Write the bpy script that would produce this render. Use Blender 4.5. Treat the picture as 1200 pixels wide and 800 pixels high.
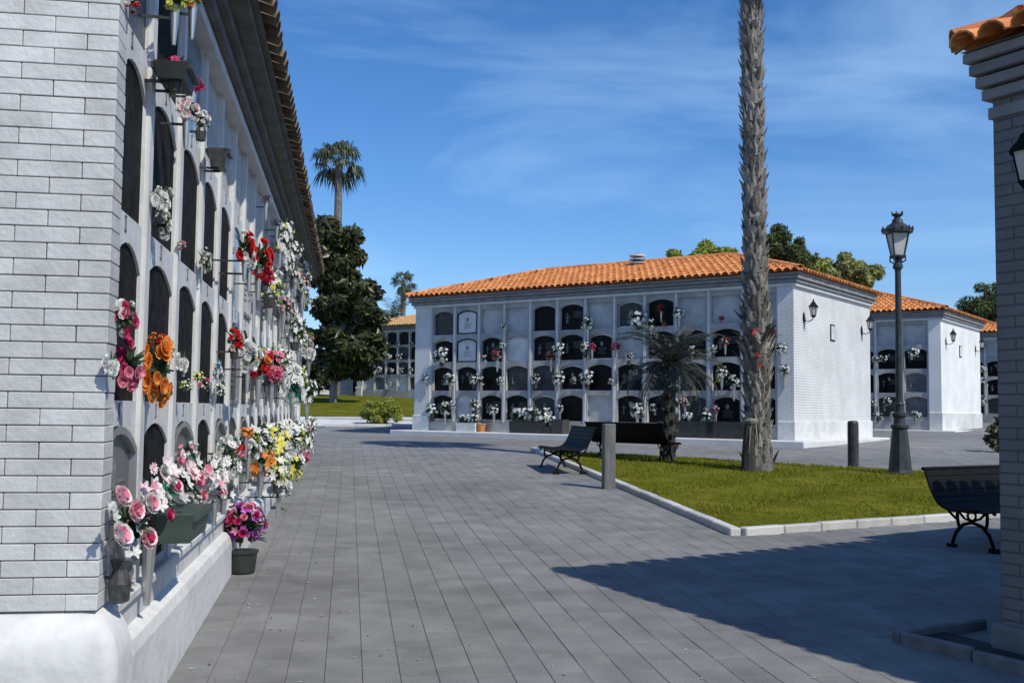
import bpy, math, random
from mathutils import Matrix, Vector
import numpy as np
R = math.radians
rnd = random.Random(7)
for o in list(bpy.data.objects): bpy.data.objects.remove(o)
scn = bpy.context.scene
COL = scn.collection

# ------------------------------------------------------------------ camera
EYE = 1.6; F_PX = 1240.0; PITCH = math.atan(80 / F_PX); ROLL = 0.012
_f = Vector((0, math.cos(PITCH), math.sin(PITCH))); _r0 = Vector((1, 0, 0)); _u0 = Vector((0, -math.sin(PITCH), math.cos(PITCH)))
CR = _r0 * math.cos(ROLL) + _u0 * math.sin(ROLL); CU = _u0 * math.cos(ROLL) - _r0 * math.sin(ROLL)
cam_d = bpy.data.cameras.new('camera'); cam = bpy.data.objects.new('camera', cam_d); COL.objects.link(cam)
cam_d.sensor_width = 36; cam_d.lens = F_PX / 1200 * 36; cam_d.clip_end = 4000; cam_d.clip_start = .05
m = Matrix.Identity(4)
for i in range(3):
    m[i][0] = CR[i]; m[i][1] = CU[i]; m[i][2] = -_f[i]
m[2][3] = EYE
cam.matrix_world = m
scn.camera = cam

# ------------------------------------------------------------------ world, sun, exposure
SUN_AZ = 43.0; SUN_EL = 47.0          # light travels 43 deg left of the view axis
w = bpy.data.worlds.new('World'); scn.world = w; w.use_nodes = True
nt = w.node_tree; nt.nodes.clear()
out = nt.nodes.new('ShaderNodeOutputWorld'); bg = nt.nodes.new('ShaderNodeBackground')
sky = nt.nodes.new('ShaderNodeTexSky'); sky.sky_type = 'NISHITA'; sky.sun_disc = False
sky.sun_elevation = R(SUN_EL); sky.sun_rotation = R(180 - SUN_AZ)
sky.air_density = 1.0; sky.dust_density = 0.25; sky.ozone_density = 5.0; sky.altitude = 100
tc = nt.nodes.new('ShaderNodeTexCoord'); mp = nt.nodes.new('ShaderNodeMapping'); mp.inputs['Scale'].default_value = (1.0, 1.0, 4.6)
mp.inputs['Location'].default_value = (.35, .2, .0)
nz = nt.nodes.new('ShaderNodeTexNoise'); nz.inputs['Scale'].default_value = 2.3; nz.inputs['Detail'].default_value = 9; nz.inputs['Roughness'].default_value = .56
nz.inputs['Distortion'].default_value = .5
rmp = nt.nodes.new('ShaderNodeValToRGB'); rmp.color_ramp.elements[0].position = .47; rmp.color_ramp.elements[0].color = (0, 0, 0, 1)
rmp.color_ramp.elements[1].position = .80; rmp.color_ramp.elements[1].color = (.42, .42, .42, 1)
mx = nt.nodes.new('ShaderNodeMix'); mx.data_type = 'RGBA'
mx.inputs[7].default_value = (4.6, 7.0, 9.6, 1)
L = nt.links.new
L(tc.outputs['Generated'], mp.inputs['Vector']); L(mp.outputs[0], nz.inputs['Vector']); L(nz.outputs['Fac'], rmp.inputs[0])
hs = nt.nodes.new('ShaderNodeHueSaturation'); hs.inputs['Saturation'].default_value = 1.17
tn = nt.nodes.new('ShaderNodeMix'); tn.data_type = 'RGBA'; tn.blend_type = 'MULTIPLY'; tn.inputs[0].default_value = 1; tn.inputs[7].default_value = (.96, .99, 1.10, 1)
L(sky.outputs[0], tn.inputs[6]); L(tn.outputs[2], hs.inputs['Color'])
L(rmp.outputs[0], mx.inputs[0]); L(hs.outputs[0], mx.inputs[6]); L(mx.outputs[2], bg.inputs[0]); L(bg.outputs[0], out.inputs[0])
bg.inputs[1].default_value = 0.127
sd = bpy.data.lights.new('sun', 'SUN'); sd.energy = 4.0; sd.angle = R(.53); sd.color = (1, .94, .81)
sun = bpy.data.objects.new('sun', sd); COL.objects.link(sun)
_d = Vector((-math.sin(R(SUN_AZ)) * math.cos(R(SUN_EL)), math.cos(R(SUN_AZ)) * math.cos(R(SUN_EL)), -math.sin(R(SUN_EL))))
sun.rotation_euler = _d.to_track_quat('-Z', 'Y').to_euler(); sun.location = (12, -14, 20)
scn.view_settings.view_transform = 'Standard'; scn.view_settings.look = 'None'; scn.view_settings.gamma = 1
scn.view_settings.use_curve_mapping = False; scn.view_settings.exposure = 0.0
scn.render.resolution_x = 1024; scn.render.resolution_y = 682

# ------------------------------------------------------------------ terrain and pixel helpers
def sstep(a, b, x):
    t = min(1, max(0, (x - a) / (b - a))); return t * t * (3 - 2 * t)
def gz(x, y):
    y = max(-12, min(y, 95))
    if y <= 26: return .03 * y
    return .78 + (1 - sstep(2, 12, x)) * .052 * max(0, y - 36) + sstep(2, 12, x) * .02 * (y - 26)
def ray(px, py): return _f + CR * ((px - 600) / F_PX) + CU * ((400 - py) / F_PX)
def ground(px, py, dz=0.0):
    d = ray(px, py); y = 10.0
    lo, hi = 1.0, 120.0
    for _ in range(60):
        mid = (lo + hi) / 2; p = d * (mid / d.y)
        if EYE + p.z > gz(p.x, p.y) + dz: lo = mid
        else: hi = mid
    p = d * (lo / d.y); return Vector((p.x, p.y, gz(p.x, p.y)))
def at_y(px, py, Y):
    d = ray(px, py); p = d * (Y / d.y); return Vector((p.x, p.y, EYE + p.z))

# ------------------------------------------------------------------ materials
MATS = {}
def mat(name, c1, c2=None, scale=6.0, rough=.7, bump=0.0, bscale=None, spec=.5, metal=0.0, rand=0.0, detail=5, coat=0.0, trans=0.0, island=False, stretch=None, brick=None, stain=None):
    if name in MATS: return MATS[name]
    M = bpy.data.materials.new(name); M.use_nodes = True; n = M.node_tree.nodes; l = M.node_tree.links.new
    b = n['Principled BSDF']; b.inputs['Roughness'].default_value = rough; b.inputs['Metallic'].default_value = metal
    b.inputs['Specular IOR Level'].default_value = spec; b.inputs['Coat Weight'].default_value = coat
    t = n.new('ShaderNodeTexCoord'); mpn = n.new('ShaderNodeMapping'); l(t.outputs['Object'], mpn.inputs[0])
    if stretch: mpn.inputs['Scale'].default_value = stretch
    oi = n.new('ShaderNodeObjectInfo'); vm = n.new('ShaderNodeVectorMath'); vm.operation = 'SCALE'; vm.inputs[0].default_value = (37, 53, 71); l(oi.outputs['Random'], vm.inputs['Scale'])
    l(vm.outputs[0], mpn.inputs['Location'])
    x = n.new('ShaderNodeTexNoise'); x.inputs['Scale'].default_value = scale; x.inputs['Detail'].default_value = detail; l(mpn.outputs[0], x.inputs['Vector'])
    c2 = c2 or c1
    cr = n.new('ShaderNodeValToRGB'); cr.color_ramp.elements[0].position = .32; cr.color_ramp.elements[1].position = .68
    cr.color_ramp.elements[0].color = (*c1, 1); cr.color_ramp.elements[1].color = (*c2, 1)
    col = None
    if rand or island:
        add = n.new('ShaderNodeMath'); add.operation = 'ADD'
        l(oi.outputs['Random'], add.inputs[0])
        if island:
            ge = n.new('ShaderNodeNewGeometry'); l(ge.outputs['Random Per Island'], add.inputs[1])
        else: add.inputs[1].default_value = 0
        fr = n.new('ShaderNodeMath'); fr.operation = 'FRACT'; l(add.outputs[0], fr.inputs[0])
        mxf = n.new('ShaderNodeMix'); mxf.data_type = 'FLOAT'; mxf.inputs[0].default_value = rand
        l(x.outputs['Fac'], mxf.inputs[2]); l(fr.outputs[0], mxf.inputs[3]); l(mxf.outputs[0], cr.inputs[0])
        if rand > .5: cr.color_ramp.elements[0].position = .1; cr.color_ramp.elements[1].position = .9
    else: l(x.outputs['Fac'], cr.inputs[0])
    col = cr.outputs[0]
    if stain:
        ge2 = n.new('ShaderNodeNewGeometry'); prev = col
        for (sc, lo, dt) in stain:
            sn = n.new('ShaderNodeTexNoise'); sn.inputs['Scale'].default_value = sc; sn.inputs['Detail'].default_value = dt; l(ge2.outputs['Position'], sn.inputs['Vector'])
            mr = n.new('ShaderNodeMapRange'); mr.inputs[1].default_value = .35; mr.inputs[2].default_value = .62; mr.inputs[3].default_value = lo; mr.inputs[4].default_value = 1.04; l(sn.outputs['Fac'], mr.inputs[0])
            cmb = n.new('ShaderNodeCombineColor'); [l(mr.outputs[0], cmb.inputs[i]) for i in range(3)]
            mu = n.new('ShaderNodeMix'); mu.data_type = 'RGBA'; mu.blend_type = 'MULTIPLY'; mu.inputs[0].default_value = 1; l(prev, mu.inputs[6]); l(cmb.outputs[0], mu.inputs[7]); prev = mu.outputs[2]
        col = prev
    l(col, b.inputs['Base Color'])
    hsrc = None
    if brick:
        bt = n.new('ShaderNodeTexBrick'); bt.inputs['Scale'].default_value = 1
        bt.inputs['Brick Width'].default_value = brick[0]; bt.inputs['Row Height'].default_value = brick[1]; bt.inputs['Mortar Size'].default_value = brick[2]
        bt.inputs['Mortar Smooth'].default_value = .2
        cx = n.new('ShaderNodeCombineXYZ'); sp = n.new('ShaderNodeSeparateXYZ'); l(t.outputs['Object'], sp.inputs[0])
        ad = n.new('ShaderNodeMath'); ad.operation = 'ADD'; l(sp.outputs[0], ad.inputs[0]); l(sp.outputs[1], ad.inputs[1])
        l(ad.outputs[0], cx.inputs[0]); l(sp.outputs[2], cx.inputs[1]); l(cx.outputs[0], bt.inputs['Vector'])
        inv = n.new('ShaderNodeMath'); inv.operation = 'SUBTRACT'; inv.inputs[0].default_value = 1; l(bt.outputs['Fac'], inv.inputs[1]); hsrc = inv.outputs[0]
        mm = n.new('ShaderNodeMix'); mm.data_type = 'RGBA'; mm.blend_type = 'MULTIPLY'; mm.inputs[7].default_value = (brick[3], brick[3], brick[3], 1)
        l(bt.outputs['Fac'], mm.inputs[0]); l(col, mm.inputs[6]); l(mm.outputs[2], b.inputs['Base Color'])
    if bump or hsrc:
        bp = n.new('ShaderNodeBump'); bp.inputs['Strength'].default_value = bump or .6; bp.inputs['Distance'].default_value = .02
        if hsrc: l(hsrc, bp.inputs['Height'])
        else:
            y = n.new('ShaderNodeTexNoise'); y.inputs['Scale'].default_value = bscale or scale * 5; y.inputs['Detail'].default_value = 6; l(mpn.outputs[0], y.inputs['Vector'])
            l(y.outputs['Fac'], bp.inputs['Height'])
        l(bp.outputs[0], b.inputs['Normal'])
    if trans:
        tr = n.new('ShaderNodeBsdfTranslucent'); ms = n.new('ShaderNodeMixShader'); ms.inputs[0].default_value = trans
        l(col, tr.inputs[0]); l(b.outputs[0], ms.inputs[1]); l(tr.outputs[0], ms.inputs[2]); l(ms.outputs[0], n['Material Output'].inputs[0])
    MATS[name] = M; return M
g = lambda v: (v, v, v * .985)
m_pave = mat('paver stone', g(.195), g(.24), 3.0, .9, .35, 60, rand=.25, stain=[(.55, .80, 6), (3.2, .82, 7)])
m_joint = mat('ground paving', g(.195), g(.24), .9, .9, .3, 25, detail=8, stain=[(.55, .80, 6), (3.2, .82, 7)])
m_brick = mat('painted white brick', g(.50), g(.62), 5, .8, .25, 40, rand=.22, stain=[(1.3, .86, 7), (7, .90, 6)])
m_mortar = mat('dark mortar', g(.26), g(.36), 9, .9)
m_wbrick = mat('white painted brick wall', g(.62), g(.74), 1.6, .75, .7, brick=(.25, .067, .006, .72))
m_shadebrick = mat('shade-darkened brick wall', g(.15), g(.20), 2, .8, .7, brick=(.25, .067, .006, .6))  # right wall: its shade is put into a darker brick colour
m_white = mat('white limewash', g(.60), g(.71), 1.6, .85, .25, 22, stain=[(1.6, .9, 7), (9, .92, 5)])
m_stucco = mat('pale terrazzo', g(.54), g(.68), 9, .7, .15, 60)
m_stucco_c = mat('grey weathered facade', g(.33), g(.44), 2.5, .85, .2, 30, stain=[(1.5, .8, 6)])
m_niche = mat('matt black niche', g(.012), g(.03), 12, .7, spec=.03)
m_stucco2 = mat('weathered pale stucco', g(.44), g(.62), 2.2, .8, .2, 30)
m_trim = mat('white trim', g(.54), g(.66), 4, .6, .1, 30)
m_cornice = mat('grey cornice plaster', g(.19), g(.29), 4, .8, .2, 25)
m_soffit = mat('dark soffit', g(.10), g(.16), 4, .9, .2, 25)  # darker than the cornice plaster; left block's bands and roof base
m_black = mat('black granite', g(.005), g(.013), 30, .35, spec=.1)
m_dark = mat('dark grey granite', g(.035), g(.08), 25, .35, spec=.2)
m_marble = mat('white marble', g(.5), g(.72), 3, .35, detail=8)
m_plast = mat('grey plaster panel', g(.42), g(.54), 3, .85, .2, 25, stain=[(2, .82, 6)])
m_glass = mat('grey niche glass', (.10, .105, .11), (.2, .2, .21), 3, .3, spec=.2)
m_blue = mat('glass with painted blue reflection', (.05, .17, .28), (.08, .22, .34), 2, .12)  # glass slab; the blue reflection is painted into its base colour
m_metal = mat('brushed aluminium', g(.45), g(.6), 8, .35, metal=.75, stretch=(1, 1, .1))
m_iron = mat('black cast iron', (.005, .005, .006), (.010, .010, .011), 12, .6, spec=.12)
m_lamp = mat('dark green iron paint', (.018, .021, .02), (.04, .045, .043), 7, .45)
m_lglass = mat('frosted lamp glass', (.45, .45, .42), (.55, .55, .52), 4, .3)
m_tile = mat('terracotta tile', (.50, .165, .045), (.72, .30, .10), 5, .85, .3, 30, rand=.75, island=True)
m_tile_old = mat('pale weathered tile', (.5, .3, .13), (.62, .38, .17), 5, .85, rand=.6, island=True)
m_tile_grey = mat('lichen grey tile', (.10, .075, .05), (.2, .15, .10), 5, .9, .3, 30, rand=.7, island=True)
m_tilebase = mat('terracotta channel', (.30, .10, .035), (.42, .17, .06), 6, .9, .3)
m_mortarcap = mat('tile bedding mortar', g(.16), g(.3), 8, .9, .3)
m_kerb = mat('kerb stone', g(.40), g(.56), 7, .85, .3, 40, rand=.4)
m_walk = mat('pale concrete', g(.56), g(.68), 2, .85, .2, 30)
m_grass = mat('lawn', (.10, .12, .007), (.18, .175, .025), 1.5, 1.0, .6, 40, detail=9, spec=.02, stain=[(.8, .72, 6), (4, .8, 6)])
m_blade = mat('grass blades', (.10, .125, .005), (.30, .29, .045), 3, .9, spec=.05, rand=.7, island=True, trans=.3)
m_leafdk = mat('dark glossy leaves', (.014, .02, .008), (.085, .095, .028), 3, .38, rand=.85, island=True, trans=.15)
m_leafyl = mat('yellow green leaves', (.15, .20, .025), (.42, .44, .08), 3, .6, rand=.85, island=True, trans=.3)
m_leafpine = mat('pine needles', (.016, .03, .010), (.13, .17, .035), 1.1, .7, rand=.5, island=True, trans=.15)
m_leafolive = mat('olive shrub leaves', (.15, .18, .05), (.36, .37, .13), 3, .7, rand=.8, island=True, trans=.25)
m_frond = mat('palm fronds', (.03, .045, .018), (.10, .125, .05), 3, .5, rand=.8, island=True, trans=.2)
m_frondgrey = mat('grey palm fronds', (.045, .05, .042), (.14, .15, .125), 3, .6, rand=.8, island=True, trans=.15)
m_bark = mat('palm bark', (.07, .065, .058), (.22, .21, .19), 9, .9, .7, 30)
m_boot = mat('palm leaf bases', (.055, .05, .044), (.33, .30, .26), 12, .85, .5, 40, rand=.7, island=True)
m_barkdk = mat('dark bark', (.02, .019, .018), (.055, .052, .05), 9, .95, .6, 30)
m_barktree = mat('grey tree bark', (.16, .15, .14), (.27, .26, .24), 9, .9, .5, 30)
m_stem = mat('flower stems', (.02, .05, .018), (.05, .10, .035), 6, .6, rand=.8, island=True)
m_teal = mat('teal ribbon leaves', (.01, .15, .095), (.03, .24, .15), 6, .5, rand=.8, island=True)
m_terra = mat('terracotta pot', (.45, .17, .06), (.55, .23, .09), 8, .85)
m_pot = mat('dark planter plastic', (.018, .02, .018), (.035, .04, .036), 8, .5)
m_potgreen = mat('dark green planter', (.03, .06, .045), (.06, .085, .07), 8, .5)
m_soil = mat('dark soil', g(.014), g(.035), 12, 1, .4)
m_wood = mat('weathered grey post', g(.10), g(.2), 14, .9, .5, 40, stretch=(1, 1, .15))
def petal(nm, a, b): return mat(nm, a, b, 8, .6, rand=.8, island=True, trans=.2)
PET = dict(
    white=[petal('white petals', (.68, .68, .66), (.88, .88, .86))], pale=[petal('greyed petals', (.34, .34, .32), (.66, .66, .62))],
    red=[petal('red petals', (.45, .006, .012), (.72, .03, .03))], magenta=[petal('magenta petals', (.42, .01, .09), (.75, .07, .24))],
    pink=[petal('pink petals', (.62, .13, .22), (.85, .36, .46))], blush=[petal('blush petals', (.82, .52, .58), (.92, .80, .80))],
    orange=[petal('orange petals', (.62, .15, .02), (.85, .33, .05))], yellow=[petal('yellow petals', (.6, .55, .05), (.85, .78, .22))],
    lime=[petal('lime petals', (.30, .38, .04), (.55, .58, .14))], purple=[petal('purple petals', (.36, .05, .4), (.6, .16, .62))], lilac=[petal('lilac petals', (.3, .28, .62), (.5, .45, .8))])

# ------------------------------------------------------------------ mesh builder
class MB:
    def __init__(s): s.v = []; s.f = []; s.mi = []; s.cur = 0
    def face(s, *pts):
        k = len(s.v); s.v += [tuple(p) for p in pts]; s.f.append(tuple(range(k, k + len(pts)))); s.mi.append(s.cur)
    def raw(s, vs, fs, M=None):
        k = len(s.v)
        s.v += [tuple(M @ Vector(p)) for p in vs] if M is not None else [tuple(p) for p in vs]
        for f in fs: s.f.append(tuple(i + k for i in f)); s.mi.append(s.cur)
    def box(s, a, b, M=None, ch=0.0, taper=None):
        x0, y0, z0 = a; x1, y1, z1 = b
        if taper: t = taper
        else: t = 0
        vs = [(x0, y0, z0), (x1, y0, z0), (x1, y1, z0), (x0, y1, z0), (x0 - t, y0 - t, z1), (x1 + t, y0 - t, z1), (x1 + t, y1 + t, z1), (x0 - t, y1 + t, z1)]
        if not ch:
            s.raw(vs, [(0, 3, 2, 1), (4, 5, 6, 7), (0, 1, 5, 4), (1, 2, 6, 5), (2, 3, 7, 6), (3, 0, 4, 7)], M); return
        # chamfered box
        V = []; idx = {}
        for i, p in enumerate(vs):
            sx = 1 if i in (0, 3, 4, 7) else -1; sy = 1 if i in (0, 1, 4, 5) else -1; sz = 1 if i < 4 else -1
            idx[i] = (len(V), len(V) + 1, len(V) + 2)
            V += [(p[0], p[1] + sy * ch, p[2] + sz * ch), (p[0] + sx * ch, p[1], p[2] + sz * ch), (p[0] + sx * ch, p[1] + sy * ch, p[2])]
        F = []
        for q, ax in (((0, 3, 2, 1), 2), ((4, 5, 6, 7), 2), ((0, 1, 5, 4), 1), ((1, 2, 6, 5), 0), ((2, 3, 7, 6), 1), ((3, 0, 4, 7), 0)):
            F.append(tuple(idx[i][ax] for i in q))
        for (i, j, a1, a2) in ((0, 1, 1, 2), (1, 2, 0, 2), (2, 3, 1, 2), (3, 0, 0, 2), (4, 5, 1, 2), (5, 6, 0, 2), (6, 7, 1, 2), (7, 4, 0, 2), (0, 4, 0, 1), (1, 5, 0, 1), (2, 6, 0, 1), (3, 7, 0, 1)):
            F.append((idx[i][a1], idx[j][a1], idx[j][a2], idx[i][a2]))
        for i in range(8): F.append(idx[i])
        s.raw(V, F, M)
    def lathe(s, prof, n=14, M=None, rot=0.0, cap=True, sq=False):
        vs = []; fs = []
        for r, z in prof:
            for k in range(n):
                a = rot + 2 * math.pi * k / n; vs.append((r * math.cos(a), r * math.sin(a), z))
        for j in range(len(prof) - 1):
            for k in range(n):
                a = j * n + k; b = j * n + (k + 1) % n; fs.append((a, b, b + n, a + n))
        if cap:
            fs.append(tuple(range(n - 1, -1, -1))); fs.append(tuple((len(prof) - 1) * n + k for k in range(n)))
        s.raw(vs, fs, M)
    def tube(s, pts, rad, n=7, M=None):
        pts = [Vector(p) for p in pts]
        if not hasattr(rad, '__len__'): rad = [rad] * len(pts)
        vs = []; fs = []; prev = None
        for i, p in enumerate(pts):
            t = (pts[min(i + 1, len(pts) - 1)] - pts[max(i - 1, 0)]).normalized()
            if prev is None: a = t.orthogonal().normalized()
            else:
                a = (prev - t * prev.dot(t)); a = a.normalized() if a.length > 1e-6 else t.orthogonal().normalized()
            prev = a; b = t.cross(a)
            for k in range(n):
                th = 2 * math.pi * k / n; vs.append(p + (a * math.cos(th) + b * math.sin(th)) * rad[i])
        for j in range(len(pts) - 1):
            for k in range(n):
                a = j * n + k; b = j * n + (k + 1) % n; fs.append((a, b, b + n, a + n))
        fs.append(tuple(range(n - 1, -1, -1))); fs.append(tuple((len(pts) - 1) * n + k for k in range(n)))
        s.raw(vs, fs, M)
    def prism(s, outline, y0, y1, M=None):     # outline of (x,z) points extruded along y
        n = len(outline); vs = [(x, y0, z) for x, z in outline] + [(x, y1, z) for x, z in outline]
        fs = [tuple(range(n)), tuple(range(2 * n - 1, n - 1, -1))] + [(i, i + n, (i + 1) % n + n, (i + 1) % n) for i in range(n)]
        s.raw(vs, fs, M)
    def mesh(s, name, mats, smooth=False):
        me = bpy.data.meshes.new(name); me.from_pydata(s.v, [], s.f)
        for mm in (mats if isinstance(mats, (list, tuple)) else [mats]): me.materials.append(mm)
        if any(s.mi): me.polygons.foreach_set('material_index', s.mi)
        if smooth: me.polygons.foreach_set('use_smooth', [True] * len(me.polygons))
        me.update(); return me
    def build(s, name, mats, parent=None, M=None, smooth=False):
        return link(name, s.mesh(name, mats, smooth), parent, M)
def link(name, me, parent=None, M=None):
    o = bpy.data.objects.new(name, me); COL.objects.link(o)
    if parent is not None: o.parent = parent
    if M is not None: o.matrix_local = M
    return o
LAB = {}
def tag(o, label, cat, group=None, kind=None):
    o['label'] = label; o['category'] = cat
    if group: o['group'] = group
    if kind: o['kind'] = kind
    LAB.setdefault(label, []).append(o); return o
def struct(o): o['kind'] = 'structure'; return o
def empty(name, loc=(0, 0, 0), rz=0.0, M=None):
    o = bpy.data.objects.new(name, None); COL.objects.link(o); o.empty_display_size = .1
    if M is not None: o.matrix_world = M
    else: o.location = loc; o.rotation_euler = (0, 0, rz)
    return o
T = Matrix.Translation
def Rz(a): return Matrix.Rotation(a, 4, 'Z')
def ordn(i): return ['first', 'second', 'third', 'fourth', 'fifth', 'sixth', 'seventh', 'eighth', 'ninth', 'tenth', 'eleventh', 'twelfth', 'thirteenth', 'fourteenth', 'fifteenth', 'sixteenth', 'seventeenth', 'eighteenth', 'nineteenth', 'twentieth'][i]

# ------------------------------------------------------------------ ground and paving
def ground_sheet():
    xs = [-1500, -600, -250, -120, -70, -40] + [x * 2.0 for x in range(-15, 21)] + [50, 70, 120, 250, 600, 1500]
    ys = [-300, -100, -40, -12] + list(range(-10, 26, 2)) + [26] + list(range(28, 96, 2)) + [95, 130, 250, 600, 1800]
    vs = [(x, y, gz(x, y) if y > -12 else gz(x, -12)) for y in ys for x in xs]; n = len(xs)
    fs = [(j * n + i, j * n + i + 1, (j + 1) * n + i + 1, (j + 1) * n + i) for j in range(len(ys) - 1) for i in range(n - 1)]
    b = MB(); b.raw(vs, fs); return struct(b.build('ground', m_joint))
GND = ground_sheet()
UL = Vector((-math.sin(R(8.7)), math.cos(R(8.7)), 0)); NL = Vector((UL.y, -UL.x, 0))
ORI_L = Vector((-1.67, 4.31, 0))
# lawn island corners
IA = ground(862, 628); IB = ground(625, 528)
_e = (ground(1110, 610) - IA); _e.z = 0; _e.normalize()
IC = IA + _e * 6.8; ID = Vector((9.6, 17.15, 0))
for p in (IC, ID): p.z = gz(p.x, p.y)
def inpoly(p, poly):
    c = False
    for i in range(len(poly)):
        a = poly[i]; b = poly[i - 1]
        if (a[1] > p[1]) != (b[1] > p[1]) and p[0] < (b[0] - a[0]) * (p[1] - a[1]) / (b[1] - a[1]) + a[0]: c = not c
    return c
ISLE = [(IA.x, IA.y), (IC.x, IC.y), (ID.x, ID.y), (IB.x, IB.y)]
def pavers():
    tilt = Matrix.Rotation(math.atan(.03), 4, 'X'); PW, PL = .20, .40
    def pm(jit):
        b = MB(); x0, x1, y0, y1 = .0012, PW - .0012, .0015, PL - .0015; t = .007 + jit; c = .0028
        vs = [(x0, y0, -.03), (x1, y0, -.03), (x1, y1, -.03), (x0, y1, -.03), (x0, y0, t - c), (x1, y0, t - c), (x1, y1, t - c), (x0, y1, t - c), (x0 + c, y0 + c, t), (x1 - c, y0 + c, t), (x1 - c, y1 - c, t), (x0 + c, y1 - c, t)]
        b.raw(vs, [(8, 9, 10, 11), (4, 5, 9, 8), (5, 6, 10, 9), (6, 7, 11, 10), (7, 4, 8, 11), (0, 1, 5, 4), (1, 2, 6, 5), (2, 3, 7, 6), (3, 0, 4, 7)]); return b
    variants = [pm(j) for j in (0, .0008, -.0012, .0015, -.0005)]
    meshes = [v.mesh('paver', m_pave) for v in variants]
    right_o = Vector((2.95, 6.42)); cells = []
    for i in range(-3, 95):
        for j in range(-4, 62):
            s = .02 + j * PL + (PL / 2 if i % 2 else 0); o = .10 + i * PW
            p = ORI_L + UL * s + NL * o; c = p + UL * (PL / 2) + NL * (PW / 2)
            if c.y < 3.6 or c.y > 25.6 or abs(c.x) > c.y * .54 + .6: continue
            if inpoly((c.x, c.y), ISLE): continue
            # right building footprint
            q = Vector((c.x, c.y)) - right_o; du = q.dot(Vector((.5, -.866))); dn = q.dot(Vector((.866, .5)))
            if du > -.45 and dn > -.38: continue
            vis = c.y > 5.15 and abs(c.x) < c.y * .5
            cells.append((c.y if vis else c.y + 50, p))
    cells.sort(key=lambda t: t[0])
    stuff = MB()
    for k, (key, p) in enumerate(cells):
        z = gz(p.x, p.y) if p.y < 26 else .78
        M = T((p.x, p.y, z)) @ tilt @ Matrix(((NL.x, UL.x, 0, 0), (NL.y, UL.y, 0, 0), (0, 0, 1, 0), (0, 0, 0, 1)))
        v = rnd.randrange(5)
        if k < 300: link('paver', meshes[v], GND, M)
        else: stuff.raw(variants[v].v, variants[v].f, M)
    o = stuff.build('pavers', mat('paver stone field', g(.195), g(.24), 3.0, .9, .35, 60, rand=.25, island=True, stain=[(.55, .80, 6), (3.2, .82, 7)]), GND); o['kind'] = 'stuff'
pavers()

def lawn():
    b = MB(); vs = []; N = 14
    for j in range(N + 1):
        for i in range(N + 1):
            a = IA.lerp(IC, i / N); c = IB.lerp(ID, i / N); p = a.lerp(c, j / N)
            vs.append((p.x, p.y, gz(p.x, p.y) + .045 + .02 * math.sin(p.x * 3) * math.sin(p.y * 2.3)))
    b.raw(vs, [(j * (N + 1) + i, j * (N + 1) + i + 1, (j + 1) * (N + 1) + i + 1, (j + 1) * (N + 1) + i) for j in range(N) for i in range(N)])
    l = struct(b.build('lawn', m_grass))
    gb = MB(); r = random.Random(3)
    for k in range(62000):
        i, j = r.random(), r.random(); p = IA.lerp(IC, i).lerp(IB.lerp(ID, i), j)
        dens = .5 + .5 * math.sin(p.x * 1.7 + 1.3 * math.sin(p.y * .9)) * math.sin(p.y * 1.1 + p.x * .6)
        if r.random() > .3 + .7 * dens: continue
        h = r.uniform(.02, .055) * (1.0 if p.y < 17 else 1.3); a = r.uniform(0, 6.28); wd = r.uniform(.004, .009)
        z = gz(p.x, p.y) + .035; dx, dy = math.cos(a) * wd, math.sin(a) * wd; lx, ly = r.uniform(-.03, .03), r.uniform(-.03, .03)
        gb.face((p.x - dx, p.y - dy, z), (p.x + dx, p.y + dy, z), (p.x + lx, p.y + ly, z + h))
    o = gb.build('grass', m_blade); tag(o, 'short olive green grass covering the kerbed lawn', 'grass', kind='stuff')
    # kerb stones
    k = struct(empty('kerb', (0, 0, 0)))
    def run(a, bb, inner):
        d = bb - a; Ln = Vector((d.x, d.y, 0)).length; n = int(Ln / .5); st = Ln / n; e = Vector((d.x, d.y, 0)).normalized(); nn = Vector((-e.y, e.x, 0)) * inner
        bm = MB(); bm.box((.004, -.06, -.1), (st - .004, .06, .085), ch=.012); me = bm.mesh('kerb_stone', m_kerb)
        for i in range(n):
            p = a + e * (i * st); q = a + e * ((i + 1) * st); sl = math.atan2(gz(q.x, q.y) - gz(p.x, p.y), st)
            M = T((p.x, p.y, gz(p.x, p.y) + rnd.uniform(-.004, .004))) @ Rz(math.atan2(e.y, e.x)) @ Matrix.Rotation(-sl, 4, 'Y')
            link('kerb_stone', me, k, M)
    run(IA, IB, 1); run(IA + _e * .09, IC, 1)
lawn()

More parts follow.
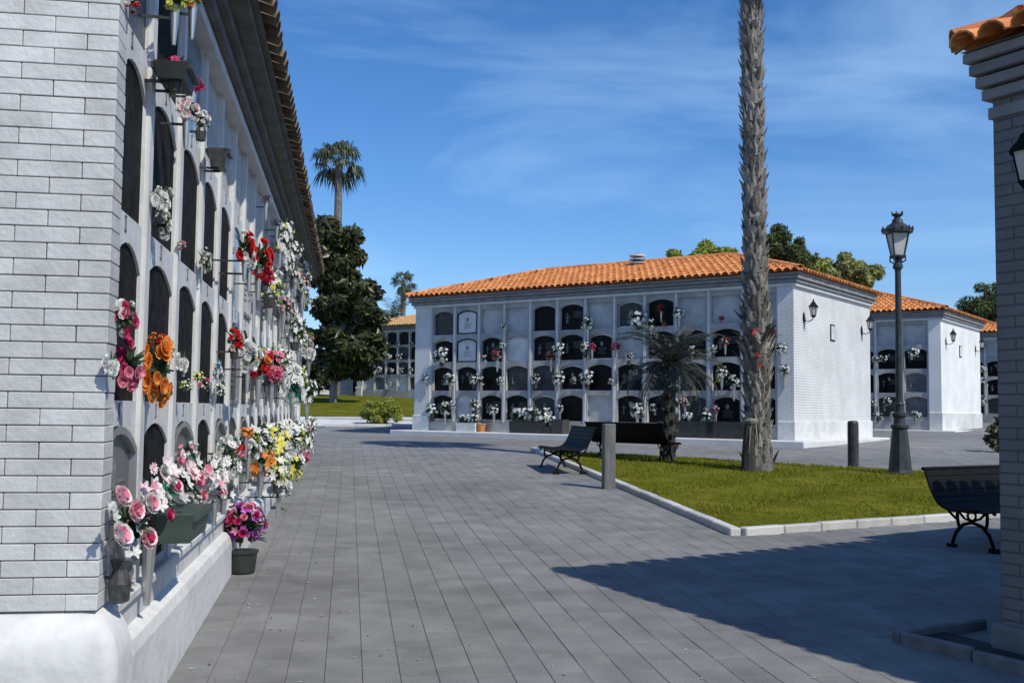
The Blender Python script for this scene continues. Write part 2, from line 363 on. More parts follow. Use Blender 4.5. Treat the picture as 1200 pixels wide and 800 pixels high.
# ------------------------------------------------------------------ niche buildings
def tile_proto(L_=.45, r0=.098, r1=.08, seg=6):
    b = MB(); vs = []; fs = []
    for (r, y) in ((r0, 0), (r1, L_)):
        for rr in (r, r - .014):
            for k in range(seg + 1):
                a = math.pi * k / seg; vs.append((rr * math.cos(a), y, rr * math.sin(a) * .85))
    n = seg + 1
    for k in range(seg):
        fs.append((k, k + 1, 2 * n + k + 1, 2 * n + k)); fs.append((n + k + 1, n + k, 3 * n + k, 3 * n + k + 1)); fs.append((k + 1, k, n + k, n + k + 1))
    b.raw(vs, fs); return b
TILE = tile_proto(); TILE_ME = TILE.mesh('roof_tile', m_tile); TILE_FAR = tile_proto(seg=4); TILE_GREY = TILE.mesh('roof_tile', m_tile_grey)
def slope_tiles(P0, e, up, Ln, SL, hipk, rows=None, pitch=.205, expo=.36):
    """matrices for barrel tiles on a trapezoid slope (hip both ends: x>v*hipk)"""
    nrm = e.cross(up).normalized(); res = []; n = int(Ln / pitch)
    for j in range(int(SL / expo) + 1 if rows is None else rows):
        v = j * expo - .05
        for i in range(n):
            x = (i + .5) * Ln / n
            if x < (v + .1) * hipk or x > Ln - (v + .1) * hipk: continue
            p = P0 + e * (x + rnd.uniform(-.008, .008)) + up * (v + rnd.uniform(-.012, .012)) + nrm * .02
            u2 = (up - nrm * .035).normalized(); n2 = e.cross(u2).normalized()
            M = Matrix(((e.x, u2.x, n2.x, p.x), (e.y, u2.y, n2.y, p.y), (e.z, u2.z, n2.z, p.z), (0, 0, 0, 1))); res.append(M)
    return res
def arch_pts(x0, x1, z0, z1, rise, n=8):
    pts = [(x0, z0), (x1, z0)]
    if rise <= 0: return pts + [(x1, z1), (x0, z1)]
    w_ = x1 - x0; rad = (w_ * w_ / 4 + rise * rise) / (2 * rise); cz = z1 - rad; a0 = math.asin(w_ / 2 / rad)
    for k in range(n + 1):
        a = a0 - 2 * a0 * k / n; pts.append(((x0 + x1) / 2 + rad * math.sin(a), cz + rad * math.cos(a)))
    return pts
DECOR = {}
def decor(kind):
    if kind in DECOR: return DECOR[kind]
    b = MB()
    if kind == 'cross':
        b.box((-.012, -.012, -.17), (.012, 0, .1)); b.box((-.07, -.011, .01), (.07, -.001, .032)); me = b.mesh('cross', mat('tarnished bronze', g(.09), g(.17), 9, .5))
    elif kind == 'inscription':
        r = random.Random(5)
        for i in range(4):
            x = -.13
            while x < .13:
                wd = r.uniform(.012, .045); b.box((x, -.004, .06 - i * .05), (min(x + wd, .15), 0, .078 - i * .05)); x += wd + .012
        me = b.mesh('inscription', mat('silver lettering', g(.10), g(.2), 8, .6))
    elif kind == 'portrait':
        b.prism([(.05 * math.cos(a * math.pi / 6), .068 * math.sin(a * math.pi / 6)) for a in range(12)], -.012, 0); me = b.mesh('portrait', mat('portrait enamel', g(.12), g(.3), 20, .5))
    elif kind == 'figure':
        b.lathe([(.0, -.17), (.05, -.16), (.035, -.05), (.045, .02), (.02, .06), (.03, .09), (.02, .125), (0, .13)], 8, cap=False)
        b.box((-.09, -.012, .0), (.09, .012, .025)); me = b.mesh('figure', mat('pewter relief', g(.09), g(.18), 10, .5))
    DECOR[kind] = me; return me

class Block: pass
def niche_block(name, label, origin, ang, base, ncols, pitch, p0, p1, D, sills, oh, eave, types, wallm, ow=.80, over=.2, rise=1.0, tiles=0, tile_me=None, tilem=None, detail=2, end_left=True, end_right=True, plinth=.5, arch=.10, foot=-.6, frontrows=None, strip=.035, flush=False):
    """local frame: x along the facade to the right seen from outside, y inwards, z up"""
    B = Block(); root = empty(name, (origin[0], origin[1], base), ang); tag(root, label, 'niche block'); B.root = root
    B.M = T((origin[0], origin[1], base)) @ Rz(ang); B.pitch = pitch; B.p0 = p0; B.sills = sills; B.n = ncols; B.oh = oh; B.ow = ow
    Ln = p0 + ncols * pitch + p1; B.L = Ln; B.D = D
    nr = len(sills); tops = [sills[i + 1] for i in range(nr - 1)] + [eave - .12]
    cellb = [sills[0] - .08] + [s - .06 for s in sills[1:]]
    b = MB(); slabs = []
    for c in range(ncols):
        x0 = p0 + c * pitch; x1 = x0 + pitch; a0 = x0 + (pitch - ow) / 2; a1 = a0 + ow
        for r in range(nr):
            z0 = cellb[r]; z1 = cellb[r + 1] if r + 1 < nr else eave - .05
            tp = types(r, c); rs = arch if tp in 'KDMGFB' else 0; dep = {'K': .13, 'D': .12, 'M': .10, 'G': .12, 'F': .05, 'W': .10, 'O': .3, 'B': .10}[tp]
            if tp == 'O': rs = arch
            if flush: dep = .04 if tp == 'W' else .034
            s0 = sills[r]; s1 = s0 + oh
            P = arch_pts(a0, a1, s0, s1, rs)
            if flush and c == 0:          # the first niche runs in behind the brick pier
                lim = .165; x0 = .15; a0 = lim; tp_ = [q for q in P[2:] if q[0] > lim + .02]; zl = [q for q in P[2:] if q[0] <= lim + .02]
                P = [(lim, s0), P[1]] + tp_ + [(lim, zl[0][1])]
            b.face((x0, 0, z0), (x1, 0, z0), (x1, 0, s0), (x0, 0, s0))
            zt = P[2][1]; zl_ = P[-1][1]; b.face((x0, 0, s0), (a0, 0, s0), (a0, 0, zl_), (x0, 0, zl_)); b.face((a1, 0, s0), (x1, 0, s0), (x1, 0, zt), (a1, 0, zt))
            b.face((x0, 0, zl_), (a0, 0, zl_), (a0, 0, z1), (x0, 0, z1)); b.face((a1, 0, zt), (x1, 0, zt), (x1, 0, z1), (a1, 0, z1))
            top = P[2:]
            for k in range(len(top) - 1):
                (xa, za), (xb, zb) = top[k], top[k + 1]; b.face((xb, 0, zb), (xa, 0, za), (xa, 0, z1), (xb, 0, z1))
            for k in range(len(P)):
                (xa, za), (xb, zb) = P[k], P[(k + 1) % len(P)]; b.face((xa, 0, za), (xb, 0, zb), (xb, dep, zb), (xa, dep, za))
            slabs.append((r, c, tp, P, dep))
    b.build('facade', m_stucco if flush else m_stucco_c, root)
    # slabs
    cache = {}
    for (r, c, tp, P, dep) in slabs:
        x0 = p0 + c * pitch; key = (tp, r, flush and c == 0)
        if key not in cache:
            sb = MB(); off = x0; sb.prism([(x - off, z) for x, z in P], dep - .02, dep + .03)
            cache[key] = sb.mesh('tombstone', {'K': m_black, 'D': m_dark, 'M': m_marble, 'G': m_glass, 'F': m_marble, 'W': m_plast, 'O': m_niche, 'B': m_blue}[tp])
        so = link('tombstone' if tp != 'W' else 'blank_panel', cache[key], root, T((x0, 0, 0)))
        if detail and tp in 'KDMGF' and (r * 3 + c * 5) % 4 != 1:
            cx = pitch / 2; cz = sills[r] + oh * .5; q = (r * 7 + c * 5 + 3) % 6
            pl = [('figure', -.2, 0), ('inscription', .14, .08)] if q < 2 else [('cross', -.22, .02), ('inscription', .12, .04), ('portrait', -.02, .14)] if q < 4 else [('portrait', .0, .08), ('inscription', .0, -.1)]
            for kd, dx, dz in pl:
                dk = link(kd, decor(kd), so, T((cx + dx, dep - .021, cz + dz)))
                if kd == 'inscription': dk['kind'] = 'stuff'
            if tp in 'FG' or (q == 5 and tp != 'O'):
                fb = MB(); n = len(P); a_ = [(x - x0, z) for x, z in P]; cxx = sum(p[0] for p in a_) / n; czz = sills[r] + oh / 2
                inn = [(cxx + (x - cxx) * .90, czz + (z - czz) * .90) for x, z in a_]; a_ = [(cxx + (x - cxx) * .995, czz + (z - czz) * .995) for x, z in a_]
                for k in range(n):
                    k2 = (k + 1) % n; y0 = dep - .05; y1 = dep - .019
                    fb.face((*a_[k][:1], y0, a_[k][1]), (a_[k2][0], y0, a_[k2][1]), (inn[k2][0], y0, inn[k2][1]), (inn[k][0], y0, inn[k][1]))
                    fb.face((inn[k][0], y0, inn[k][1]), (inn[k2][0], y0, inn[k2][1]), (inn[k2][0], y1, inn[k2][1]), (inn[k][0], y1, inn[k][1]))
                fb.build('slab_frame', m_iron if tp == 'F' else m_metal, so)
    # pilaster strips and bands
    pb = MB(); pb.box((-strip, -.022, cellb[0]), (strip, .05, eave - .02)); pme = pb.mesh('pilaster_strip', m_trim)
    for c in range(1 if flush else 0, ncols + 1): link('pilaster_strip', pme, root, T((p0 + c * pitch, 0, 0)))
    # plinth under the niches and backing wall
    b = MB(); b.box((max(p0, .15) - .01, -.03, foot), (Ln - p1 + .01, .3, cellb[0])); b.build('plinth', m_stucco if flush else m_stucco_c, root)
    b = MB(); b.box((.05, .32, foot), (Ln - .05, D - .05, eave - .02)); b.build('core_wall', m_stucco2, root)
    for (x0, x1, on) in ((0, p0, end_left), (Ln - p1, Ln, end_right)):
        if not on: continue
        b = MB(); b.box((x0, -.05, plinth), (x1, D, eave)); b.build('end_wall', wallm, root)
        b = MB(); e = .045; b.box((x0 - e if x0 == 0 else x0 - .005, -.05 - e, foot), (x1 + .005 if x0 == 0 else x1 + e, D + e, plinth + .05), ch=.02); b.build('end_plinth', m_white, root)
    # stepped cornice
    for k, (zz, ov) in enumerate(((-.30, .035), (-.21, .085), (-.12, .135), (-.03, over - .02))):
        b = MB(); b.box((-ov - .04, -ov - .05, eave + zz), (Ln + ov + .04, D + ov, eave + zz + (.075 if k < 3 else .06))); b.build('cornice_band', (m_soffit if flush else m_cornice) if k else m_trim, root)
    # hipped roof
    x0, x1, y0, y1 = -over - .08, Ln + over + .08, -over - .08, D + over + .05; hw = (y1 - y0) / 2; zr = eave + rise; z0 = eave + .045
    A, Bc, Cc, Dd = Vector((x0, y0, z0)), Vector((x1, y0, z0)), Vector((x1, y1, z0)), Vector((x0, y1, z0)); E = Vector((x0 + hw, y0 + hw, zr)); G = Vector((x1 - hw, y0 + hw, zr))
    b = MB(); b.face(A, Bc, G, E); b.face(Bc, Cc, G); b.face(Cc, Dd, E, G); b.face(Dd, A, E); b.face(Dd, Cc, Bc, A)
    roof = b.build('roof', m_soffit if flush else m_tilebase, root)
    tilem = tilem or m_tile
    up = Vector((0, hw, zr - z0)); SL = up.length; up.normalize(); hk = hw / SL
    front = slope_tiles(A + Vector((0, -.03, .0)), Vector((1, 0, 0)), up, x1 - x0, SL, hk, rows=frontrows)
    upR = Vector((-hw, 0, zr - z0)).normalized(); upL = Vector((hw, 0, zr - z0)).normalized()
    right = slope_tiles(Bc, Vector((0, 1, 0)), upR, y1 - y0, SL, hk); left = slope_tiles(Dd, Vector((0, -1, 0)), upL, y1 - y0, SL, hk)
    st = MB(); tm = tile_me or TILE_ME
    if tiles:
        order = sorted(front, key=lambda M: M.translation.z * 3 - M.translation.x * (.02 if name != 'left' else -.02))
        for M in order[:tiles]: link('tile', tm, roof, M)
        rest = order[tiles:] + right + left
    else: rest = front + right + left
    for M in rest: st.raw(TILE_FAR.v, TILE_FAR.f, M)
    hips = []
    for (P, Q) in ((A, E), (Bc, G), (E, G)):
        d = (Q - P); n = int(d.length / .38); d.normalize()
        s_ = d.cross(Vector((0, 0, 1))).normalized(); n2 = s_.cross(d).normalized()
        for i in range(n):
            p = P + d * (i * .38) + n2 * .06; st.raw(TILE_FAR.v, TILE_FAR.f, Matrix(((s_.x, d.x, n2.x, p.x), (s_.y, d.y, n2.y, p.y), (s_.z, d.z, n2.z, p.z), (0, 0, 0, 1))) @ Matrix.Diagonal((1.15, 1, 1.15, 1)))
    if st.v:
        o = st.build('roof_tiles', tilem, roof); o['kind'] = 'stuff'
    return B

# central block
PC_L = Vector((-3.05, 33.7)); PC_R = Vector((7.05, 26.35))
UC = (PC_R - PC_L).normalized(); LC = (PC_R - PC_L).length; ANG_C = math.atan2(UC.y, UC.x); NCI = Vector((-UC.y, UC.x))
CGRID = ['KMKKDKWKKDKK', 'KKKDDKKKKKKK', 'KFKMKKKWKKKK', 'DFWWKKWDKWWW']
pitch_c = (LC - .62 - .42) / 12
central = niche_block('niche_block', 'long white niche block with orange tiled hip roof in the middle', PC_L, ANG_C, .80, 12, pitch_c, .62, .42, 6.0,
    [.50, 1.37, 2.24, 3.11], .73, 4.28, lambda r, c: CGRID[r][c], m_wbrick, ow=.79, over=.17, rise=1.02, tiles=300, plinth=.55)
# two more blocks behind it to the right
def shift_block(t, base, label, n=10, det=1, dx=0):
    c = PC_R + NCI * t - UC * (n * pitch_c + 1.04) + UC * dx
    pat = ['KDKKDKKGKK', 'KGKDKKWKGD', 'KKMKKKKDKK', 'WWKWWDWWWW']
    return niche_block('niche_block', label, c, ANG_C, base, n, pitch_c, .62, .42, 6.0, [.50, 1.37, 2.24, 3.11], .73, 4.28, lambda r, c_: pat[r][(c_ * 3 + r + (0 if t < 20 else 4)) % 10], mat('white rendered wall', g(.7), g(.82), 1.5, .8, .15, 30), ow=.79, over=.17, rise=1.02, detail=det, plinth=.62)
blk2 = shift_block(14.1, 1.02, 'white niche block with tiled roof second in the row behind the lamp post')
blk3 = shift_block(28.2, 1.20, 'farthest niche block of the row beside the dark right wall', dx=-.15)
# far block at the left beyond the lawn
far = niche_block('niche_block', 'distant niche block with pale roof behind the round shrub', (-9.6, 66.0), ANG_C, 2.45, 11, .95, .45, .42, 6, [.3, 1.2, 2.1, 3.0], .76, 4.1,
    lambda r, c: ['MGMMDMMMMMM', 'KDKDKKKDKKK', 'DKKDKKDKKKK', 'KKKKKDKKKKK'][r][c], m_white, ow=.8, over=.2, rise=1.0, detail=0, plinth=.4, tile_me=None, tilem=m_tile_old)

# left block
def ltype(r, c):
    if r == 0: return 'GOGOGKGDKGDKMDKGDK'[c]
    if r == 1: return 'OOOOODKDMKDKMKDKDK'[c]
    if r == 2: return 'OOOOOBMWDMWDMWDWMD'[c]
    return 'DOBWWWWWWWWWWWWWWW'[c]
ZL = gz(-1.7, 4.3)
NCOL_L = 18; PITCH_L = .925
left = niche_block('niche_block', 'near niche block with grey brick pier along the left edge', (ORI_L.x, ORI_L.y), math.atan2(UL.y, UL.x), 0.0, NCOL_L, PITCH_L, -.14, .35, 6.0,
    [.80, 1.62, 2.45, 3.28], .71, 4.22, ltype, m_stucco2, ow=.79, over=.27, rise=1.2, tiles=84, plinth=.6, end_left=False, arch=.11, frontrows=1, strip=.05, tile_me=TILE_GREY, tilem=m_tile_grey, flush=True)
# white curved footing along the left block and brick pier at its end
def left_details():
    root = left.root; Ln = left.L
    prof = [(-.03, -.6), (-.10, -.6), (-.10, .52), (-.085, .575), (-.05, .60), (-.0305, .605)]
    b = MB(); n = len(prof)
    for k in range(n - 1):
        (ya, za), (yb, zb) = prof[k], prof[k + 1]; b.face((.16, ya, za), (Ln, ya, za), (Ln, yb, zb), (.16, yb, zb))
    b.face(*[(Ln, y, z) for y, z in prof]); b.build('footing', m_white, root)
    sb = MB(); sb.box((.18, -.055, .715), (Ln - .02, .01, .765), ch=.01); sb.build('ledge', m_stucco, root)
    # pier
    wall = MB(); wall.box((.03, .012, -.2), (.172, 6, 4.15)); wall.box((.015, 1.1, -.2), (.172, 6, 4.15)); pier = wall.build('end_wall', m_mortar, root)
    pb = MB(); pb.box((.014, 1.105, .7), (.02, 5.99, 4.1)); pb.build('painted_face', mat('painted brick face', g(.52), g(.66), 2, .75, .7, brick=(.25, .067, .006, .6)), root)
    zc = .78; k = 0
    met = {}
    def bm(lx, ly, corner):
        if (lx, ly) not in met:
            q = MB(); q.box((0, 0, 0), (lx, ly, .0632), ch=.0028); met[(lx, ly)] = q.mesh('brick', m_brick)
        return met[(lx, ly)]
    while zc < 4.0:
        off = .25 if k % 2 else .125
        jit = lambda: rnd.uniform(-.0018, .0018)
        link('brick', bm(.176, off - .003, 1), pier, T((-.022 + jit(), -.022 + jit(), zc)))
        y = off - .022
        while y < 1.1:
            ly = min(.25, 1.12 - y) - .003
            link('brick', bm(.05, round(ly, 3), 0), pier, T((-.022 + jit(), y, zc))); y += .25
        zc += .067; k += 1
    # rounded white plinth wrapping the pier
    pf = [(0, -.3), (.0, .55), (.012, .63), (.035, .69), (.07, .735), (.10, .76), (.14, .775)]
    b = MB(); o_ = .12
    pf = [(0, -.3), (0, .5)] + [(.14 * (1 - math.cos(a * math.pi / 20)), .56 + .215 * math.sin(a * math.pi / 20)) for a in range(11)]
    def ring(ins, z):
        rc = .06; cx = -o_ + ins + rc; cy = -o_ + ins + rc
        return [(-o_ + ins, 6, z), (-o_ + ins, 2, z)] + [(cx - rc * math.cos(a * math.pi / 12), cy - rc * math.sin(a * math.pi / 12), z) for a in range(7)] + [(.20, -o_ + ins, z)]
    R_ = [ring(*q) for q in pf]; nn_ = len(R_[0])
    b.raw([p for rg in R_ for p in rg], [(j * nn_ + i, j * nn_ + i + 1, (j + 1) * nn_ + i + 1, (j + 1) * nn_ + i) for j in range(len(pf) - 1) for i in range(nn_ - 1)])
    pier_foot = b.build('pier_plinth', m_white, root, smooth=True)
    cap = MB(); cap.face(*([rg[-1] for rg in R_] + [(.20, .05, .775), (.20, .05, -.3)])); cap.build('pier_plinth_end', m_white, root)
    # small painted niche marks on the bands
    mk = MB(); mk.box((-.008, -.004, -.035), (.008, .0, .035)); mk.box((-.02, -.0041, .027), (.02, -.0001, .036)); mk.box((-.02, -.0041, -.036), (.02, -.0001, -.027)); me = mk.mesh('niche_mark', mat('grey paint', g(.12), g(.2), 20, .8))
    for r in range(1, 4):
        for c in range(8): link('niche_mark', me, root, T((max(.35, left.p0 + (c + .5) * PITCH_L) if c == 0 else left.p0 + (c + .5) * PITCH_L, -.0005, left.sills[r] - .045)))
    # lower soffit shade board
left_details()

# right block: only its corner shows
RO = Vector((2.95, 6.42))
def right_block():
    root = empty('brick_building', (RO.x, RO.y, .12), math.atan2(-.866, .5)); tag(root, 'dark shaded brick building corner at the right edge', 'building')
    Ln, D, ev = 9.0, 6.0, 3.72
    b = MB(); b.box((0, 0, -.8), (Ln, D, ev)); b.build('wall', m_shadebrick, root)
    b = MB(); b.box((-.05, -.055, -.9), (Ln + .05, D + .05, .24), ch=.02); b.build('plinth', mat('grey limewash', g(.16), g(.26), 3, .85, .2), root)
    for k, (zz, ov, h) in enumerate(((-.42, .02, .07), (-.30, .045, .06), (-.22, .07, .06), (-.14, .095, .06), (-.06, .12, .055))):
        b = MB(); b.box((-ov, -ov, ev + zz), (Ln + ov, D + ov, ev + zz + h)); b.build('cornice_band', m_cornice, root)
    z0 = ev + .01; zr = ev + 1.2; x0, x1, y0, y1 = -.13, Ln + .13, -.13, D + .13; hw = (y1 - y0) / 2
    A, Bc, Cc, Dd = Vector((x0, y0, z0)), Vector((x1, y0, z0)), Vector((x1, y1, z0)), Vector((x0, y1, z0)); E = Vector((x0 + hw, y0 + hw, zr)); G = Vector((x1 - hw, y0 + hw, zr))
    b = MB(); b.face(A, Bc, G, E); b.face(Bc, Cc, G); b.face(Cc, Dd, E, G); b.face(Dd, A, E); b.face(Dd, Cc, Bc, A); roof = b.build('roof', m_mortarcap, root)
    up = Vector((0, hw, zr - z0)); SL = up.length; up.normalize(); hk = hw / SL
    for M in slope_tiles(A + Vector((0, -.05, .01)), Vector((1, 0, 0)), up, x1 - x0, SL, hk, rows=3): link('tile', TILE_ME, roof, M)
    st = MB()
    for M in slope_tiles(Dd, Vector((0, -1, 0)), Vector((hw, 0, zr - z0)).normalized(), y1 - y0, SL, hk): st.raw(TILE_FAR.v, TILE_FAR.f, M)
    d = (E - A).normalized(); s_ = d.cross(Vector((0, 0, 1))).normalized(); n2 = s_.cross(d).normalized()
    for i in range(10):
        p = A + d * (i * .38 - .02) + n2 * .05; M = Matrix(((s_.x, d.x, n2.x, p.x), (s_.y, d.y, n2.y, p.y), (s_.z, d.z, n2.z, p.z), (0, 0, 0, 1))) @ Matrix.Diagonal((1.3, 1, 1.3, 1))
        link('hip_tile', TILE_ME, roof, M)
    o = st.build('roof_tiles', m_tile, roof); o['kind'] = 'stuff'
    # stone edging of the planting strip round the foot of the wall
    bed = empty('planting_bed', (RO.x, RO.y, 0), math.atan2(-.866, .5)); tag(bed, 'narrow stone edged bed along the foot of the right wall', 'flower bed')
    def lz(x, y):
        p = Vector((RO.x + .5 * x + .866 * y, RO.y - .866 * x + .5 * y)); return gz(p.x, p.y)
    m_edge = mat('dull edging stone', g(.12), g(.22), 8, .9, .3); e = MB(); X0, Y0 = -.48, -.40
    for i in range(19):
        xa, xb = X0 + .062 + i * .5, X0 + .062 + (i + 1) * .5 - .008
        q = MB(); za = lz(xa, Y0); q.box((xa, Y0, za - .1), (xb, Y0 + .06, za + .075), ch=.012); q.build('edging_stone', m_edge, bed)
    q = MB(); za = lz(X0, Y0); q.box((X0 - .0, Y0, za - .1), (X0 + .06, .45, za + .078), ch=.012); q.build('edging_stone', m_edge, bed)
    q = MB(); q.raw([(X0 + .03, Y0 + .03, lz(X0, Y0) + .03), (9, Y0 + .03, lz(9, Y0) + .03), (9, .02, lz(9, 0) + .03), (X0 + .03, .02, lz(X0, 0) + .03)], [(0, 1, 2, 3)]); q.build('soil', m_soil, bed)
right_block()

# pale pavement round the central block
def apron(B, name, base, wd, z):
    b = MB(); b.box((-.3, -wd, -.6), (B.L + .55, .05, z), ch=.02); b.box((B.L - .3, .04, -.6), (B.L + .55, B.D, z - .003), ch=.02)
    struct(b.build(name, m_walk, None, B.M))
apron(central, 'pavement', .8, .85, .13)
apron(blk2, 'pavement', 1.0, .5, .03); apron(blk3, 'pavement', 1.2, .5, .03)

# roof vent on the central block
def roof_vent():
    Mi = central.M.inverted()
    d = ray(747, 311); o = Vector((0, 0, EYE)); # meet the plane a little in front of the ridge
    lo = Mi @ o; ld = Mi.to_3x3() @ d; t = (2.6 - lo.y) / ld.y; p = lo + ld * t; p.z += .14
    root = empty('roof_vent', central.M @ Vector((p.x, 2.6, p.z - .18))); tag(root, 'white capped round vent on the orange roof ridge', 'roof vent')
    b = MB(); b.lathe([(.15, -.25), (.15, .1)], 14); b.build('pipe', m_trim, root)
    for k in range(3):
        b = MB(); b.lathe([(.15, .08 + k * .11), (.25, .09 + k * .11), (.25, .125 + k * .11), (.13, .16 + k * .11)], 16); b.build('louvre', m_metal if k < 2 else m_trim, root)
    b = MB(); b.lathe([(.1, .1), (.1, .4)], 10); b.build('core', m_iron, root)
roof_vent()

# ------------------------------------------------------------------ wall lanterns and plaques
def wall_lantern(B, x, y, z, face, label, s=1.0, mm=None):
    M = B.M @ T((x, y, z)) @ face @ Matrix.Scale(s, 4)
    root = empty('wall_lantern', M=M); tag(root, label, 'wall lamp', 'black wall lanterns')
    b = MB(); b.box((-.035, -.02, -.22), (.035, .0, .02)); b.tube([(0, -.02, -.16), (0, -.12, -.2), (0, -.24, -.15), (0, -.26, -.07)], .012, 6); b.build('bracket', m_iron, root)
    b = MB(); b.lathe([(.055, -.05), (.10, .17)], 6, T((0, -.26, 0))); b.build('glass', m_lglass, root)
    b = MB(); b.lathe([(.13, .165), (.12, .19), (.06, .26), (.045, .3), (.02, .31), (.02, .36), (.0, .38)], 6, T((0, -.26, 0)))
    b.lathe([(.03, -.1), (.07, -.05), (.06, -.04)], 6, T((0, -.26, 0)))
    for k in range(6):
        a = math.pi / 3 * k; b.tube([(.057 * math.cos(a), -.26 + .057 * math.sin(a), -.05), (.103 * math.cos(a), -.26 + .103 * math.sin(a), .17)], .008, 4)
    b.build('cage', m_iron, root)
FR = Rz(math.pi / 2)      # face of the right end wall: local -y points along +x
for B, t in ((central, 'of the middle niche block'), (blk2, 'of the niche block behind the lamp post')):
    e = B.L + .002
    wall_lantern(B, e, .62, 3.32, FR, 'black wall lantern near the front corner ' + t)
    wall_lantern(B, e, 5.2, 3.30, FR, 'black wall lantern near the rear corner ' + t)
    q = MB(); q.box((0, -.17, -.22), (.02, .17, .22)); q.cur = 1; q.box((.018, -.135, -.185), (.026, .135, .185)); po = q.build('wall_plaque', [m_iron, m_marble], None, B.M @ T((e, 2.75, 2.98)))
    tag(po, 'dark framed plaque on the end wall ' + t, 'plaque')
class _R: pass
rb = _R(); rb.M = T((RO.x, RO.y, .12)) @ Rz(math.atan2(-.866, .5))
wall_lantern(rb, .36, -.001, 2.86, Matrix.Identity(4), 'black wall lantern on the dark brick wall at the right edge', .8)

# ------------------------------------------------------------------ street furniture
def lamp_post():
    p = ground(1055, 558); root = empty('street_lamp', p); tag(root, 'tall dark lamp post with glass lantern at the lawn edge', 'lamp post')
    b = MB(); b.lathe([(.235, -.05), (.235, .06), (.20, .08), (.19, .12), (.125, .80), (.12, .82)], 8, rot=R(22.5)); b.build('base', m_lamp, root)
    b = MB(); b.lathe([(.12, .80), (.15, .83), (.15, .87), (.10, .90), (.095, 1.0), (.125, 1.03), (.125, 1.07), (.085, 1.1), (.075, 1.2), (.085, 1.23), (.062, 1.26), (.05, 3.5), (.055, 3.55), (.085, 3.58), (.085, 3.63), (.05, 3.67), (.04, 3.74)], 14); b.build('shaft', m_lamp, root, smooth=False)
    b = MB(); b.lathe([(.04, 3.72), (.13, 3.76), (.13, 3.79), (.05, 3.80)], 8)
    for k in range(4):
        a = R(45 + 90 * k); b.tube([(.05 * math.cos(a), .05 * math.sin(a), 3.66), (.14 * math.cos(a), .14 * math.sin(a), 3.70), (.135 * math.cos(a), .135 * math.sin(a), 3.8)], .014, 6)
    b.build('lantern_seat', m_lamp, root)
    lan = MB(); c0 = [(.12 * math.cos(R(45 + 90 * k)), .12 * math.sin(R(45 + 90 * k)), 3.80) for k in range(4)]; c1 = [(.205 * math.cos(R(45 + 90 * k)), .205 * math.sin(R(45 + 90 * k)), 4.18) for k in range(4)]
    for k in range(4): lan.tube([c0[k], c1[k]], .014, 5)
    fr = lan.build('lantern_frame', m_lamp, root)
    for k in range(4):
        q = MB(); k2 = (k + 1) % 4; i = lambda p: (p[0] * .97, p[1] * .97, p[2]); q.face(i(c0[k]), i(c0[k2]), i(c1[k2]), i(c1[k])); q.build('pane', m_lglass, fr)
    b = MB(); b.lathe([(.20, 4.17), (.26, 4.19), (.265, 4.23), (.2, 4.28), (.15, 4.33), (.10, 4.36), (.085, 4.42), (.06, 4.44), (.05, 4.48)], 12)
    for k in range(12):
        a = 2 * math.pi * k / 12; b.lathe([(.022, 4.22), (.026, 4.26), (.0, 4.31)], 5, T((.25 * math.cos(a), .25 * math.sin(a), 0)), cap=False)
    b.build('lantern_roof', m_lamp, root)
    b = MB(); b.lathe([(.05, 4.47), (.10, 4.50), (.085, 4.52), (.05, 4.53)], 10)
    for k in range(6):
        a = math.pi / 3 * k; b.tube([(.08 * math.cos(a), .08 * math.sin(a), 4.5), (.10 * math.cos(a), .10 * math.sin(a), 4.56)], [.018, .008], 5)
    b.build('crown_finial', m_lamp, root)
lamp_post()
def posts():
    p = ground(1000, 549); b = MB(); b.lathe([(.10, -.1), (.10, .84), (.09, .87), (.06, .885)], 14); o = b.build('bollard', mat('black bollard paint', g(.02), g(.05), 10, .5), None, T(p)); tag(o, 'black round bollard standing on the lawn edge', 'bollard')
    p = ground(713, 573); b = MB(); b.box((-.085, -.085, -.1), (.085, .085, .95), ch=.012); o = b.build('wooden_post', m_wood, None, T(p) @ Rz(R(9))); tag(o, 'square weathered grey post standing beside the bench', 'post')
posts()

